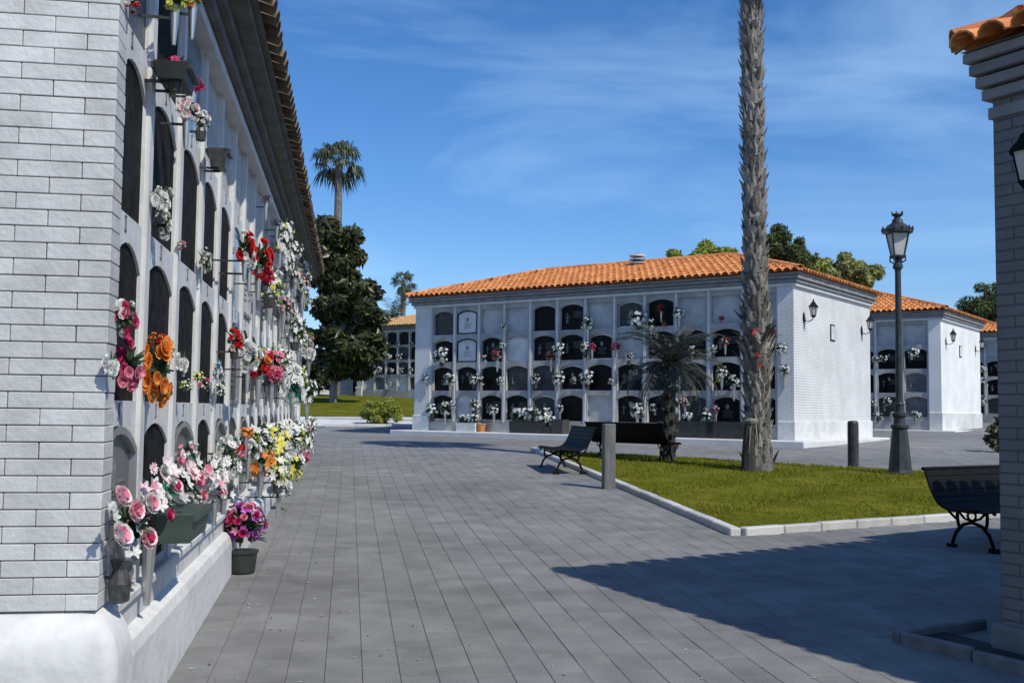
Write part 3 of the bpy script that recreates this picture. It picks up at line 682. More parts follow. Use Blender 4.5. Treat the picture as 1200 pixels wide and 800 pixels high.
def make_bench(p, rz, label):
    root = empty('park_bench', p, rz); root.scale = (1, 1, .92); tag(root, label, 'bench', 'black iron park benches round the lawn')
    prof = [(-.29, .395), (-.25, .425), (-.16, .415), (-.07, .402), (.02, .40), (.11, .412), (.18, .455), (.225, .515), (.26, .585), (.29, .66), (.315, .735), (.335, .80)]
    LL = .92
    for i in range(len(prof) - 1):
        (ya, za), (yb, zb) = prof[i], prof[i + 1]; d = Vector((0, yb - ya, zb - za)); ln = d.length - .002; d.normalize(); n = Vector((0, -d.z, d.y))
        c = Vector((0, (ya + yb) / 2, (za + zb) / 2))
        M = Matrix(((1, 0, 0, 0), (0, d.y, n.y, c.y), (0, d.z, n.z, c.z), (0, 0, 0, 1)))
        b = MB(); b.box((-LL, -ln / 2, -.011), (LL, ln / 2, .011), M, ch=.004); b.build('slat', m_iron, root)
    b = MB(); b.tube([(-LL - .01, .345, .815), (LL + .01, .345, .815)], .02, 8); b.build('top_rail', m_iron, root)
    for sx in (-.72, .72):
        b = MB(); P = lambda pts, r=.017: b.tube([(sx, y, z) for y, z in pts], r, 6)
        P([(-.27, .0), (-.255, .07), (-.22, .16), (-.15, .24), (-.04, .275), (.06, .24), (.13, .16), (.165, .07), (.18, .0)], .019)
        P([(-.20, .40), (-.205, .33), (-.20, .26), (-.17, .20)]); P([(.11, .40), (.115, .33), (.11, .26), (.09, .20)])
        P([(-.20, .39), (-.13, .32), (-.04, .285), (.04, .31), (.11, .39)], .013)
        P([(-.04 + .045 * math.cos(a * .7), .34 + .045 * math.sin(a * .7)) for a in range(10)], .012)
        P([(y, z - .022) for y, z in prof], .016); P([(.13, .3), (.2, .36), (.25, .45), (.29, .56)], .013)
        for y in (-.27, .18): b.box((sx - .03, y - .05, -.03), (sx + .03, y + .05, .035), ch=.01)
        b.build('leg_frame', m_iron, root)
    return root
p = ground(669, 556); make_bench(p + UL * .72 + Vector((.02, .0, .03)), math.atan2(UL.y, UL.x) + math.pi, 'black park bench end on beside the square grey post')
bp = ground(742, 541); make_bench(bp, ANG_C + math.pi - R(6), 'black park bench seen from behind under the young palm')
bp = ground(1135, 644); _ba = math.atan2(math.cos(R(58)), math.sin(R(58))); make_bench(bp + Vector((math.cos(_ba), math.sin(_ba), 0)) * .72 + Vector((0, 0, .012)), _ba, 'black park bench in shade beside the dark right wall')

# ------------------------------------------------------------------ trees and palms
def leaf_mesh(name, clumps, n, size, mm, seed, flat=.6, aspect=2.2):
    r = np.random.default_rng(seed); cl = np.array([c[:3] for c in clumps]); rad = np.array([c[3:6] for c in clumps]); wt = rad.prod(1) ** .67; wt /= wt.sum()
    k = r.choice(len(cl), n, p=wt); d = r.normal(size=(n, 3)); d /= np.linalg.norm(d, axis=1)[:, None]
    q = r.random(n) ** .45; P = cl[k] + d * rad[k] * (.35 + .65 * q)[:, None] * r.uniform(.85, 1.12, (n, 1))
    nor = d * .7 + r.normal(size=(n, 3)) * .6 + np.array([0, 0, .45]); nor /= np.linalg.norm(nor, axis=1)[:, None]
    a = np.cross(nor, r.normal(size=(n, 3))); a /= np.linalg.norm(a, axis=1)[:, None]; b = np.cross(nor, a)
    s = size * r.uniform(.6, 1.35, n)[:, None]; a = a * s; b = b * s / aspect
    V = np.stack([P - a, P + b * .9 - nor * s * .12, P + a, P - b * .9 - nor * s * .12], 1).reshape(-1, 3)
    F = np.arange(4 * n).reshape(-1, 4)
    me = bpy.data.meshes.new(name); me.from_pydata(V.tolist(), [], F.tolist()); me.materials.append(mm); return me
def blob_clumps(c, rad, n, cr, seed, low=-.9):
    r = random.Random(seed); out_ = []
    while len(out_) < n:
        d = Vector((r.gauss(0, 1), r.gauss(0, 1), r.gauss(0, 1))).normalized() * (r.random() ** .4)
        if d.z < low: continue
        s = r.uniform(.6, 1.25) * cr; out_.append((c[0] + d.x * rad[0], c[1] + d.y * rad[1], c[2] + d.z * rad[2], s, s, s * .8))
    return out_
def tree(name, label, p, trunk_h, tr, crown_c, crown_r, nclump, clump_r, nleaf, lsize, mm, bark, seed, limbs=7, cat='tree', group=None, aspect=2.2, extra=()):
    root = empty(name, p); tag(root, label, cat, group); r = random.Random(seed)
    b = MB(); b.tube([(0, 0, -.3), (.02, 0, trunk_h * .4), (-.03, .02, trunk_h), (0, 0, crown_c[2])], [tr * 1.25, tr, tr * .85, tr * .4], 9)
    for k in range(limbs):
        a = 2 * math.pi * k / limbs + r.uniform(-.3, .3); e = Vector((crown_c[0] + crown_r[0] * .75 * math.cos(a), crown_c[1] + crown_r[1] * .75 * math.sin(a), crown_c[2] + crown_r[2] * r.uniform(-.4, .6)))
        s0 = Vector((0, 0, trunk_h * r.uniform(.8, 1.1))); b.tube([s0, s0.lerp(e, .5) + Vector((0, 0, .15 * crown_r[2])), e], [tr * .5, tr * .3, tr * .1], 6)
    b.build('trunk', bark, root)
    cl_ = blob_clumps(crown_c, crown_r, nclump, clump_r, seed)
    for (c2, r2, n2) in extra: cl_ += blob_clumps(c2, r2, n2, clump_r, seed + 1)
    link('crown', leaf_mesh('crown', cl_, nleaf, lsize, mm, seed, aspect=aspect), root)
    return root
# dark evergreen tree at the left
pt = ground(390, 472); D0 = pt.y; K = D0 / F_PX
tree('evergreen_tree', 'dense dark glossy evergreen tree standing on the far lawn', pt, 2.2, .19, ((403 - 390) * K, 0, (472 - 385) * K), (46 * K, 46 * K, 62 * K), 90, 13 * K, 26000, .27, m_leafdk, m_barktree, 11, aspect=1.9, extra=[(((385 - 390) * K, 0, (472 - 300) * K), (30 * K, 30 * K, 46 * K), 34)])
def fan_palm(name, label, p, h, tr, cr, nfr, mm, bark, seed, group=None, boots=False, droop=1.0, lean=(0, 0), skirt=10):
    root = empty(name, p); tag(root, label, 'palm tree', group); r = random.Random(seed)
    top = Vector((lean[0], lean[1], h)); b = MB(); n = 12
    b.tube([Vector((0, 0, -.3)).lerp(top, 0) if i == 0 else Vector((lean[0] * (i / n) ** 1.2, lean[1] * (i / n) ** 1.2, h * i / n)) for i in range(n + 1)], [tr * (1.25 if i == 0 else 1.08 - .25 * i / n) for i in range(n + 1)], 12); b.build('trunk', bark, root)
    f = MB()
    for k in range(nfr + skirt):
        dead = k >= nfr; a = r.uniform(0, 6.283); el = r.uniform(R(-65), R(-35)) if dead else R(-38 + 115 * (k / nfr) ** .8) + r.uniform(-.15, .15)
        d = Vector((math.cos(a) * math.cos(el), math.sin(a) * math.cos(el), math.sin(el))); Lp = cr * (.30 if dead else r.uniform(.42, .58)); base = top + Vector((0, 0, -.12 if dead else .05))
        hub = base + d * Lp + Vector((0, 0, -.05 * cr)); f.tube([base, hub], [.02, .012], 4)
        s_ = d.cross(Vector((0, 0, 1))).normalized(); u_ = s_.cross(d)
        Lb = cr * r.uniform(.42, .58); nb = 15
        for q in range(nb):
            th = R(-105 + 210 * q / (nb - 1)) + r.uniform(-.05, .05); dd = (d * math.cos(th) + s_ * math.sin(th)).normalized(); ll = Lb * (1 - .28 * abs(q / (nb - 1) - .5) * 2) * r.uniform(.85, 1.1)
            wv = (u_.cross(dd)).normalized() * (Lb * .055); mid = hub + dd * ll * .6 + Vector((0, 0, -.05 * cr * droop)); tip = hub + dd * ll * .92 + Vector((0, 0, -.32 * cr * droop * r.uniform(.7, 1.2)))
            f.face(hub, mid - wv, tip, mid + wv)
    f.build('crown', mm, root); return root
# background palms
pp = ground(470, 470)
y = 66.0; q = at_y(392, 470, y); h = at_y(397, 190, y).z
fan_palm('fan_palm', 'tall slim fan palm rising above the dark evergreen tree', (q.x, y, gz(q.x, y)), h - gz(q.x, y), .28, 2.0, 34, m_frond, m_bark, 21, 'background palms', skirt=3, droop=1.15, lean=(at_y(397, 203, y).x - q.x, 0))
y = 92.0; q = at_y(473, 330, y)
fan_palm('fan_palm', 'small distant fan palm above the far pale roof', (q.x, y, gz(q.x, y)), q.z - gz(q.x, y), .25, 1.4, 26, m_frond, m_bark, 22, 'background palms')
def date_palm(name, label, p, h, tr, fl, nfr, mm, bark, seed, group=None, emin=-25, droop=.7):
    root = empty(name, p); tag(root, label, 'palm tree', group); r = random.Random(seed)
    b = MB(); b.tube([(0, 0, -.3), (0, .02, h * .5), (.02, 0, h)], [tr * 1.1, tr, tr * .95], 10)
    bz = .1
    while bz < h:
        a = bz * 23; b.lathe([(.05, 0), (.035, .07), (.01, .10)], 5, T((math.cos(a) * tr * .95, math.sin(a) * tr * .95, bz)) @ Rz(a) @ Matrix.Rotation(R(35), 4, 'Y')); bz += .035
    b.build('trunk', bark, root); f = MB()
    for k in range(nfr):
        a = r.uniform(0, 6.283); el = R(emin + (80 - emin) * r.random()); ln = fl * r.uniform(.75, 1.1); pts = []; pos = Vector((0, 0, h)); e = el
        for i in range(11):
            pts.append(pos.copy()); pos = pos + Vector((math.cos(a) * math.cos(e), math.sin(a) * math.cos(e), math.sin(e))) * (ln / 10); e -= droop * .2 * (.5 + i / 8)
        f.tube(pts, [.018 * (1 - i / 13) for i in range(11)], 4)
        for i in range(1, 11):
            for sd_ in (-1, 1):
                for hlf in (0, .5):
                    pA = pts[i - 1].lerp(pts[i], hlf); t = (pts[i] - pts[i - 1]).normalized(); s_ = t.cross(Vector((0, 0, 1))).normalized() * sd_; dd = (s_ * .8 + t * .5 + Vector((0, 0, r.uniform(-.25, .2)))).normalized()
                    ll = fl * .22 * math.sin(math.pi * (.15 + .8 * i / 11)) * r.uniform(.8, 1.15); wv = t * (.02 if fl < 2 else .03); f.face(pA - wv, pA + dd * ll * .6 - wv * .7 + Vector((0, 0, -.01)), pA + dd * ll + Vector((0, 0, -.05 * ll)), pA + dd * ll * .6 + wv * .7)
    f.build('crown', mm, root); return root
y = 84.0; q = at_y(462, 372, y)
date_palm('date_palm', 'feathery palm with arching fronds behind the evergreen tree', (q.x, y, gz(q.x, y)), q.z - gz(q.x, y), .3, 3.2, 30, m_frond, m_bark, 23, 'background palms')
# young palm by the bench
q = ground(784, 541)
date_palm('young_palm', 'young palm with dark trunk standing behind the bench', q, 1.9, .13, 1.25, 62, m_frondgrey, m_barkdk, 24, None, emin=-35, droop=.75)

# big palm on the lawn with leaf-base scales
def big_palm():
    p = ground(889, 553); root = empty('tall_palm', p); tag(root, 'thick rough palm trunk rising from the lawn past the frame top', 'palm tree')
    lean = at_y(880, 0, p.y).x - p.x; H = 10.3
    ax = lambda z: Vector((lean * z / 8.3, 0, z)); rr = lambda z: .178 + .10 * math.exp(-z * 1.6) - .003 * z + .06 * math.exp(-((z - 2.3) / .8) ** 2)
    b = MB(); n = 34; b.tube([ax(-.3 + (H + .3) * i / n) for i in range(n + 1)], [rr(max(0, -.3 + (H + .3) * i / n)) for i in range(n + 1)], 16); b.build('trunk', m_bark, root)
    r = random.Random(5); s = MB(); z = .15; k = 0
    while z < H - .1:
        a = k * 2.39996 + r.uniform(-.15, .15); c = ax(z); d = Vector((math.cos(a), math.sin(a), 0)); t = Vector((-d.y, d.x, 0)); ra = rr(z); up = Vector((0, 0, 1)); w_ = r.uniform(.04, .1); hh = r.uniform(.10, .28); out_ = r.uniform(.01, .085) * (2.2 if 1.9 < z < 2.7 and r.random() < .5 else 1)
        P0 = c + d * (ra - .012); tip = r.uniform(-.03, .03)
        v = [P0 - t * w_, P0 + t * w_, P0 + t * w_ * .7 + up * hh * .55 + d * out_ * .7, P0 - t * w_ * .7 + up * hh * .55 + d * out_ * .7, P0 + t * (w_ * .25 + tip) + up * hh + d * out_ * 1.5, P0 - t * (w_ * .25 - tip) + up * hh + d * out_ * 1.5, P0 + d * .035, P0 + up * hh * .5 + d * (out_ * .7 + .03)]
        s.raw(v, [(0, 6, 7, 3), (6, 1, 2, 7), (3, 7, 5), (7, 2, 4), (7, 4, 5), (0, 1, 6), (1, 0, 3, 2), (2, 3, 5, 4)])
        z += .0105 if z > .5 else .02; k += 1
    # hanging fibres
    for i in range(260):
        z = r.uniform(.6, 8.6); a = r.uniform(0, 6.28); c = ax(z); d = Vector((math.cos(a), math.sin(a), 0)); t = Vector((-d.y, d.x, 0)); ra = rr(z) + .02; l_ = r.uniform(.05, .16); q0 = c + d * ra
        s.face(q0 - t * .008, q0 + t * .008, q0 + d * r.uniform(.03, .09) + Vector((0, 0, r.uniform(-.5, .8) * l_)) + t * r.uniform(-.05, .05))
    o = s.build('leaf_bases', m_boot, root); o['kind'] = 'stuff'
    f = MB(); top = ax(H)
    for k in range(46):
        a = r.uniform(0, 6.283); el = R(-60 + 140 * k / 46); d = Vector((math.cos(a) * math.cos(el), math.sin(a) * math.cos(el), math.sin(el))); hub = top + d * .75; f.tube([top, hub], [.03, .015], 4); s_ = d.cross(Vector((0, 0, 1))).normalized(); u_ = s_.cross(d)
        for q_ in range(17):
            th = R(-105 + 210 * q_ / 16); dd = (d * math.cos(th) + s_ * math.sin(th)).normalized(); ll = r.uniform(.65, .85); wv = u_.cross(dd).normalized() * .045; mid = hub + dd * ll * .6; tip = hub + dd * ll - Vector((0, 0, .35)); f.face(hub, mid - wv, tip, mid + wv)
    f.build('crown', m_frond, root)
    # red blooms caught among the leaf bases
    c = MB(); rngb = random.Random(2)
    for (px, py) in ((886, 386), (884, 390), (888, 414), (889, 416), (890, 428)):
        q0 = at_y(px, py, p.y - .33) - p
        for i in range(7):
            d = Vector((rngb.gauss(0, 1), -abs(rngb.gauss(0, .5)), rngb.gauss(0, 1))).normalized(); t = d.orthogonal().normalized() * .03; c.face(q0, q0 + d * .03 + t * .5, q0 + d * .05, q0 + d * .03 - t * .5)
    c.build('red_bloom', PET['red'][0], root)
    # cut sucker stump beside the foot
    q0 = ground(877, 555); st = empty('palm_stump', q0); tag(st, 'dark cut palm stump with pale top against the palm trunk', 'stump')
    b = MB(); b.tube([(0, 0, -.1), (.0, 0, .4), (.02, 0, .75), (.05, .0, .88)], [.14, .11, .10, .11], 10); b.build('stem', m_barkdk, st)
    b = MB(); b.lathe([(.115, 0), (.13, .05), (.10, .09), (.0, .1)], 10, T((.05, 0, .86)), cap=False); b.build('cut_top', m_boot, st)
    b = MB()
    for i in range(14):
        a = r.uniform(0, 6.28); b.face((.05 + .1 * math.cos(a), .1 * math.sin(a), .85), (.05 + .1 * math.cos(a + .3), .1 * math.sin(a + .3), .85), (.05 + .17 * math.cos(a), .17 * math.sin(a), r.uniform(.3, .6)))
    b.build('hanging_husk', m_boot, st)
big_palm()

# shrubs and trees behind
def bush(name, label, p, rad, nl, ls, mm, seed, cat='shrub', group=None, ncl=26):
    root = empty(name, p); tag(root, label, cat, group); r = random.Random(seed); b = MB()
    for k in range(7): a = r.uniform(0, 6.28); b.tube([(0, 0, -.1), (math.cos(a) * rad[0] * .5, math.sin(a) * rad[1] * .5, rad[2] * 1.2)], [.03, .012], 5)
    b.build('stems', m_barkdk, root)
    link('foliage', leaf_mesh('foliage', blob_clumps((0, 0, rad[2]), rad, ncl, min(rad) * .38, seed, low=-.8), nl, ls, mm, seed), root); return root
p = ground(447, 497); bush('round_shrub', 'rounded yellow green shrub at the kerb left of the middle block', p, (.8, .6, .48), 6500, .06, m_leafyl, 31, ncl=70)
yb = 47.0
K = yb / F_PX
for i, (px, py, rx, rz_, mm, nm, lb) in enumerate([
        (828, 301, 42, 16, m_leafyl, 'leafy_tree', 'bright yellow green tree top left of the palm trunk above the roof'),
        (925, 313, 34, 20, m_leafyl, 'leafy_tree', 'yellow green tree top right of the palm trunk above the roof'),
        (988, 316, 36, 20, m_leafolive, 'leafy_tree', 'pale olive tree top above the end of the middle roof')]):
    c = at_y(px, py + 2, yb); zg = gz(c.x, yb); rr_ = (rx * K, rx * K * .8, rz_ * K)
    tree(nm, lb, (c.x, yb, zg), max(1.5, c.z - zg - rr_[2]), .16, (0, 0, c.z - zg), rr_, 40, rr_[2] * .5, 7000, .17, mm, m_barktree, 40 + i, group='trees behind the middle roof')
yb = 44.0; K = yb / F_PX
c = at_y(924, 300, yb); zg = gz(c.x, yb)
tree('pine_tree', 'dark green pine crown rising behind the middle roof', (c.x, yb, zg), c.z - zg - 1.6, .25, (-.2, 0, c.z - zg + .1), (36 * K, 34 * K, 30 * K), 44, 10 * K, 10000, .13, m_leafpine, m_barkdk, 51, group='pines behind the blocks', aspect=4)
yb = 72.0; K = yb / F_PX
c = at_y(1166, 358, yb); zg = gz(c.x, yb)
tree('pine_tree', 'dark pine crown at the right beside the shaded wall', (c.x, yb, zg), c.z - zg - 1.5, .25, (0, 0, c.z - zg), (34 * K, 34 * K, 26 * K), 34, 11 * K, 7000, .2, m_leafpine, m_barkdk, 52, group='pines behind the blocks', aspect=4)
p = ground(1172, 530); bush('leafy_plant', 'dark leafy plant beside the right wall behind the bench', p, (.28, .28, .45), 700, .09, m_leafdk, 33, 'plant', ncl=12)

# far lawn, hedge and walls at the left
def far_left():
    def patch(name, pix, mm, dz):
        b = MB(); vs = []; N = 10; P = [ground(*q) for q in pix]
        for j in range(N + 1):
            for i in range(N + 1):
                pnt = P[0].lerp(P[1], i / N).lerp(P[3].lerp(P[2], i / N), j / N); vs.append((pnt.x, pnt.y, gz(pnt.x, pnt.y) + dz))
        b.raw(vs, [(j * (N + 1) + i, j * (N + 1) + i + 1, (j + 1) * (N + 1) + i + 1, (j + 1) * (N + 1) + i) for j in range(N) for i in range(N)]); return struct(b.build(name, mm))
    patch('path', [(340, 499), (560, 501), (560, 490), (340, 487)], m_walk, .012)
    patch('lawn', [(330, 488), (520, 489), (520, 463), (330, 463)], m_grass, .03)
    patch('path', [(330, 462.5), (520, 462.5), (520, 458), (330, 458)], m_walk, .02)
    p = ground(410, 461); bush('dark_hedge', 'dark clipped hedge before the small white wall', p, (1.35, .8, .85), 3000, .13, m_leafdk, 35, 'hedge', ncl=30)
    p = ground(371, 464); bush('dark_shrub', 'tall dark shrub left of the evergreen trunk', p, (1.7, 1.0, 1.45), 4200, .17, m_leafdk, 36, 'shrub', ncl=40)
    y = 72; q = at_y(414, 437, y); b = MB(); b.box((-1.35, 0, -.3), (1.35, 4, 4.3)); b.box((-1.5, -.12, 4.28), (1.5, 4.1, 4.42)); o = b.build('white_wall', m_white, None, T((q.x, y, gz(q.x, y))) @ Rz(R(-12))); tag(o, 'sunlit white end wall behind the dark hedge', 'wall')
    q = ground(372, 462); b = MB(); b.box((-2.2, 0, -.2), (2.2, .3, 1.05)); b.box((-2.25, -.05, 1.0), (2.25, .35, 1.12)); o = b.build('low_wall', m_stucco2, None, T(q)); tag(o, 'low pale wall left of the evergreen trunk', 'wall')
    q = ground(437, 463); root = empty('white_planter', q); tag(root, 'small white box planter beside the far niche block', 'planter')
    b = MB(); b.box((-.4, -.25, 0), (.4, .25, .42), taper=.04); b.build('box', m_white, root); b = MB(); b.box((-.36, -.21, .40), (.36, .21, .43)); b.build('soil', m_soil, root)
    q = ground(449, 464); root = empty('hose_stand', q); tag(root, 'dark arched metal frame beside the white box planter', 'stand')
    b = MB(); b.tube([(-.75, 0, .0), (-.75, 0, .55), (-.6, 0, .95), (-.2, 0, 1.05), (.1, 0, .95), (.2, 0, .5), (.22, 0, 0)], .035, 6); b.build('frame', m_iron, root); b = MB(); b.tube([(-.75, 0, .1), (.22, 0, .1)], .03, 6); b.build('rail', m_iron, root)
far_left()
# kerb lines at the far path
def far_kerb():
    k = struct(empty('kerb', (0, 0, 0)))
    for (a, b_) in (((360, 491), (488, 494)), ((380, 499.5), (488, 499.5))):
        A = ground(*a); Bq = ground(*b_); d = Bq - A; n = max(1, int(d.length / 1.0)); st = d.length / n; bm = MB(); bm.box((.006, -.09, -.15), (st - .006, .09, .10), ch=.012); me = bm.mesh('kerb_stone', m_kerb)
        for i in range(n): link('kerb_stone', me, k, T(A + d * (i / n)) @ Rz(math.atan2(d.y, d.x)))
far_kerb()

# ------------------------------------------------------------------ flowers
def petal_faces(b, c, d, up, ln, wd, curl):
    s_ = d.cross(up).normalized(); m1 = c + d * ln * .5 + up * curl * .35 * ln; t = c + d * ln + up * curl * ln
    b.raw([c - s_ * wd * .25, c + s_ * wd * .25, m1 + s_ * wd * .55, t + s_ * wd * .22, t - s_ * wd * .22, m1 - s_ * wd * .55, m1 - up * wd * .15], [(0, 1, 2, 6), (0, 6, 5), (6, 2, 3), (5, 6, 4), (6, 3, 4)])
def blossom(b, c, up, r, kind, rg, cols=1):
    up = up.normalized(); a = up.orthogonal().normalized(); bb = up.cross(a); a0 = rg.uniform(0, 6.28)
    rings = {'rose': [(9, 1.0, .25), (7, .85, .75), (6, .6, 1.25), (4, .35, 2.2)], 'lily': [(6, 1.15, .25)], 'carn': [(10, 1.0, .15), (9, .85, .7), (8, .6, 1.3), (5, .4, 2.0)], 'small': [(5, 1.0, .25)], 'daisy': [(11, 1.0, .15), (7, .5, .8)]}[kind]
    for ri, (n, ln, curl) in enumerate(rings):
        b.cur = 0 if ri < 2 else cols - 1
        for k in range(n):
            th = a0 + 2 * math.pi * (k + .5 * ri) / n + rg.uniform(-.12, .12); d = a * math.cos(th) + bb * math.sin(th); cv = curl * rg.uniform(.7, 1.3)
            L_ = r * ln / math.sqrt(1 + .5 * cv * cv); petal_faces(b, c + up * .0, d, up, L_, r * (1.3 if kind in ('rose',) else .8 if kind == 'carn' else .62 if kind != 'daisy' else .42), cv)
    b.cur = 0
BLO = {}
def blossom_mesh(kind, col, col2=None, v=0):
    key = (kind, col, col2, v)
    if key not in BLO:
        b = MB(); blossom(b, Vector((0, 0, 0)), Vector((0, 0, 1)), 1.0, kind, random.Random(v + 3), 2 if col2 else 1); BLO[key] = b.mesh('blossom', PET[col] + (PET[col2] if col2 else []))
    return BLO[key]
FOL = {}
def foliage_mesh(v, mm=None, key='d'):
    if (v, key) not in FOL:
        r = random.Random(100 + v); b = MB()
        for k in range(46):
            d = Vector((r.gauss(0, 1), -abs(r.gauss(0, .8)), r.gauss(.0, .9))).normalized(); ln = r.uniform(.7, 1.25); petal_faces(b, d * .1, (d + Vector((0, 0, .2))).normalized(), Vector((r.gauss(0, 1), r.gauss(0, 1), 1)).normalized(), ln, r.uniform(.12, .3), r.uniform(-.3, .2))
        FOL[(v, key)] = b.mesh('foliage', mm or m_stem)
    return FOL[(v, key)]
HEADS = {}
def heads_mesh(pal, v, n, kind):
    key = (pal, v, n, kind)
    if key not in HEADS:
        r = random.Random(hash(pal) % 1000 + v * 17 if False else sum(map(ord, pal)) + v * 17); b = MB(); cols = pal.split('+'); mats_ = sum((PET[c] for c in cols), [])
        for k in range(n):
            d = Vector((r.gauss(0, 1), -abs(r.gauss(0, .9)) - .1, r.gauss(.1, .9))).normalized(); c = d * r.uniform(.55, 1.0); q = MB(); blossom(q, c, (d + Vector((0, -.4, .3))).normalized(), r.uniform(.22, .36) * (1 if n < 21 else .68), r.choice(kind.split('/')), r)
            b.cur = r.randrange(len(cols)); b.raw(q.v, q.f)
        HEADS[key] = b.mesh('blossoms', mats_)
    return HEADS[key]
VB = MB(); VB.lathe([(.018, -.34), (.022, -.3), (.045, .0), (.05, .01), (.04, .012)], 10); VASE = VB.mesh('vase', m_metal)
VB2 = MB(); VB2.lathe([(.03, -.2), (.05, -.19), (.06, -.1), (.035, -.03), (.05, .02)], 10); VASE2 = VB2.mesh('vase', m_dark)
VB3 = MB(); VB3.box((-.006, -.004, -.012), (.006, .25, .0)); BRK = VB3.mesh('bracket', m_dark)
CNAME = dict(white='white', pale='pale grey', red='red', magenta='hot pink', pink='pink', blush='blush pink', orange='orange', yellow='yellow', lime='lime green', purple='purple', lilac='lilac')
def palname(pal):
    c = [CNAME[x] for x in dict.fromkeys(pal.split('+'))]; return ' and '.join(c[:2])
WALLNAME = {}
def local_hit(B, px, py, off):
    Mi = B.M.inverted(); o = Mi @ Vector((0, 0, EYE)); d = Mi.to_3x3() @ ray(px, py); t = (-off - o.y) / d.y; return o + d * t
def where(B, p, wall, first):
    c = int((p.x - B.p0) / B.pitch); c = max(0, min(B.n - 1, c)); r = 0
    for i, s in enumerate(B.sills):
        if p.z > s - .12: r = i
    fx = (p.x - B.p0) / B.pitch - c; row = ['bottom', 'second lowest', 'second highest', 'top'][r]
    return f'{row} row, {ordn(c)} niche from {first}'.replace('second lowest', 'lower middle').replace('second highest', 'upper middle')
USED = {}
def uniq(base, p):
    l = USED.setdefault(base, []); l.append(p); return base
NB = [0]
def bouquet(B, p, rad, pal, n=14, kind='small/carn', off=.12, vase=True, first='brick pier', wall='left wall', squash=1.0, ribbon=False, group=None, name='flower_bouquet', turn=0.0):
    """p in the wall's local frame (x, z); rad in metres"""
    NB[0] += 1; v = NB[0] % 4
    root = empty(name, M=B.M @ T((p.x, -off, p.z)))
    h = link('blossoms', heads_mesh(pal, v, n, kind), root, Rz(turn) @ Matrix.Diagonal((rad, rad * .8, rad * squash, 1)))
    link('foliage', foliage_mesh(v, m_teal if ribbon else None, 't' if ribbon else 'd'), root, Rz(turn) @ Matrix.Diagonal((rad * .82, rad * .7, rad * squash * .82, 1)))
    if vase:
        link('vase', VASE if NB[0] % 3 else VASE2, root, T((0, 0, -rad * squash * .35)) @ Matrix.Scale(min(1.25, max(.55, rad / .15)), 4))
        link('bracket', BRK, root, T((0, 0, -rad * squash * .35 - .05)) @ Matrix.Diagonal((1, (off + .02) / .25, 1, 1)))
    root['_pal'] = pal; root['_loc'] = (p.x, p.z); root['_w'] = wall
    BOUQ.append((root, B, Vector((p.x, 0, p.z)), pal, wall, first, group or f'bouquets on the {wall}')); return root
BOUQ = []
def finish_labels():
    groups = {}
    for (root, B, p, pal, wall, first, gr) in BOUQ:
        base = f'{palname(pal)} bouquet'; groups.setdefault((where(B, p, wall, first), wall, base), []).append((root, p, gr))
    for (wh, wall, base), lst in groups.items():
        lst.sort(key=lambda t: t[1].x)
        for i, (root, p, gr) in enumerate(lst):
            pos = '' if len(lst) == 1 else (' left', ' right')[i] if len(lst) == 2 else (' left', ' middle', ' right')[i] if len(lst) == 3 else ' ' + ordn(i)
            short = base.replace(' bouquet', '')
            lb = f'{short} bouquet{pos} on {wall}, {wh}'
            if len(lb.split()) > 16: lb = lb.replace(' and ', '-')
            tag(root, lb, 'flowers', gr)
            for k in ('_pal', '_loc', '_w'):
                if k in root: del root[k]
# --- central block: (px, py, radius px, colours)
CF = [(592, 382, 6, 'white'), (689, 379, 9, 'white'), (748, 371, 13, 'white'), (763, 379, 7, 'white'), (775, 362, 6, 'red'), (779, 380, 4, 'red'), (796, 366, 8, 'white'), (846, 373, 5, 'pink+red'),
      (518, 416, 11, 'white'), (583, 416, 8, 'magenta+pink'), (589, 404, 5, 'white'), (568, 420, 5, 'white'), (655, 409, 9, 'white'), (646, 417, 7, 'pink+magenta'), (686, 407, 7, 'white+pale'), (694, 407, 6, 'magenta'),
      (723, 406, 8, 'magenta+pink'), (737, 418, 6, 'white+pale'), (788, 408, 11, 'white'), (811, 410, 6, 'white'), (836, 409, 6, 'white'), (850, 400, 6, 'red+pale'), (915, 408, 8, 'white'), (906, 388, 4, 'red'),
      (499, 443, 7, 'white'), (528, 445, 9, 'white'), (556, 444, 7, 'white'), (564, 446, 6, 'white'), (587, 446, 6, 'white'), (627, 444, 7, 'white+pale'), (655, 443, 9, 'white'), (673, 446, 5, 'pale'), (688, 442, 10, 'white'), (716, 447, 4, 'white'),
      (846, 436, 8, 'white'), (842, 445, 4, 'yellow'), (860, 447, 9, 'white+pale'), (919, 435, 8, 'white'),
      (506, 481, 9, 'white+pale'), (522, 478, 9, 'white'), (530, 474, 6, 'white'), (556, 475, 8, 'pale+white'), (579, 480, 7, 'white'), (576, 478, 4, 'pink'), (643, 484, 7, 'white+pale'), (656, 479, 6, 'white'), (747, 481, 10, 'white+pale'),
      (765, 477, 5, 'white'), (803, 471, 7, 'pink+white'), (839, 479, 6, 'magenta+white'), (828, 480, 4, 'pale')]
for (px, py, rp, pal) in CF:
    lp = local_hit(central, px, py, .08); dep = (central.M @ Vector((lp.x, 0, lp.z))).y
    bouquet(central, Vector((lp.x, 0, lp.z)), rp * dep / F_PX, pal, 24, 'small/daisy', off=.08, first='left end', wall='middle block', vase=rp > 5)
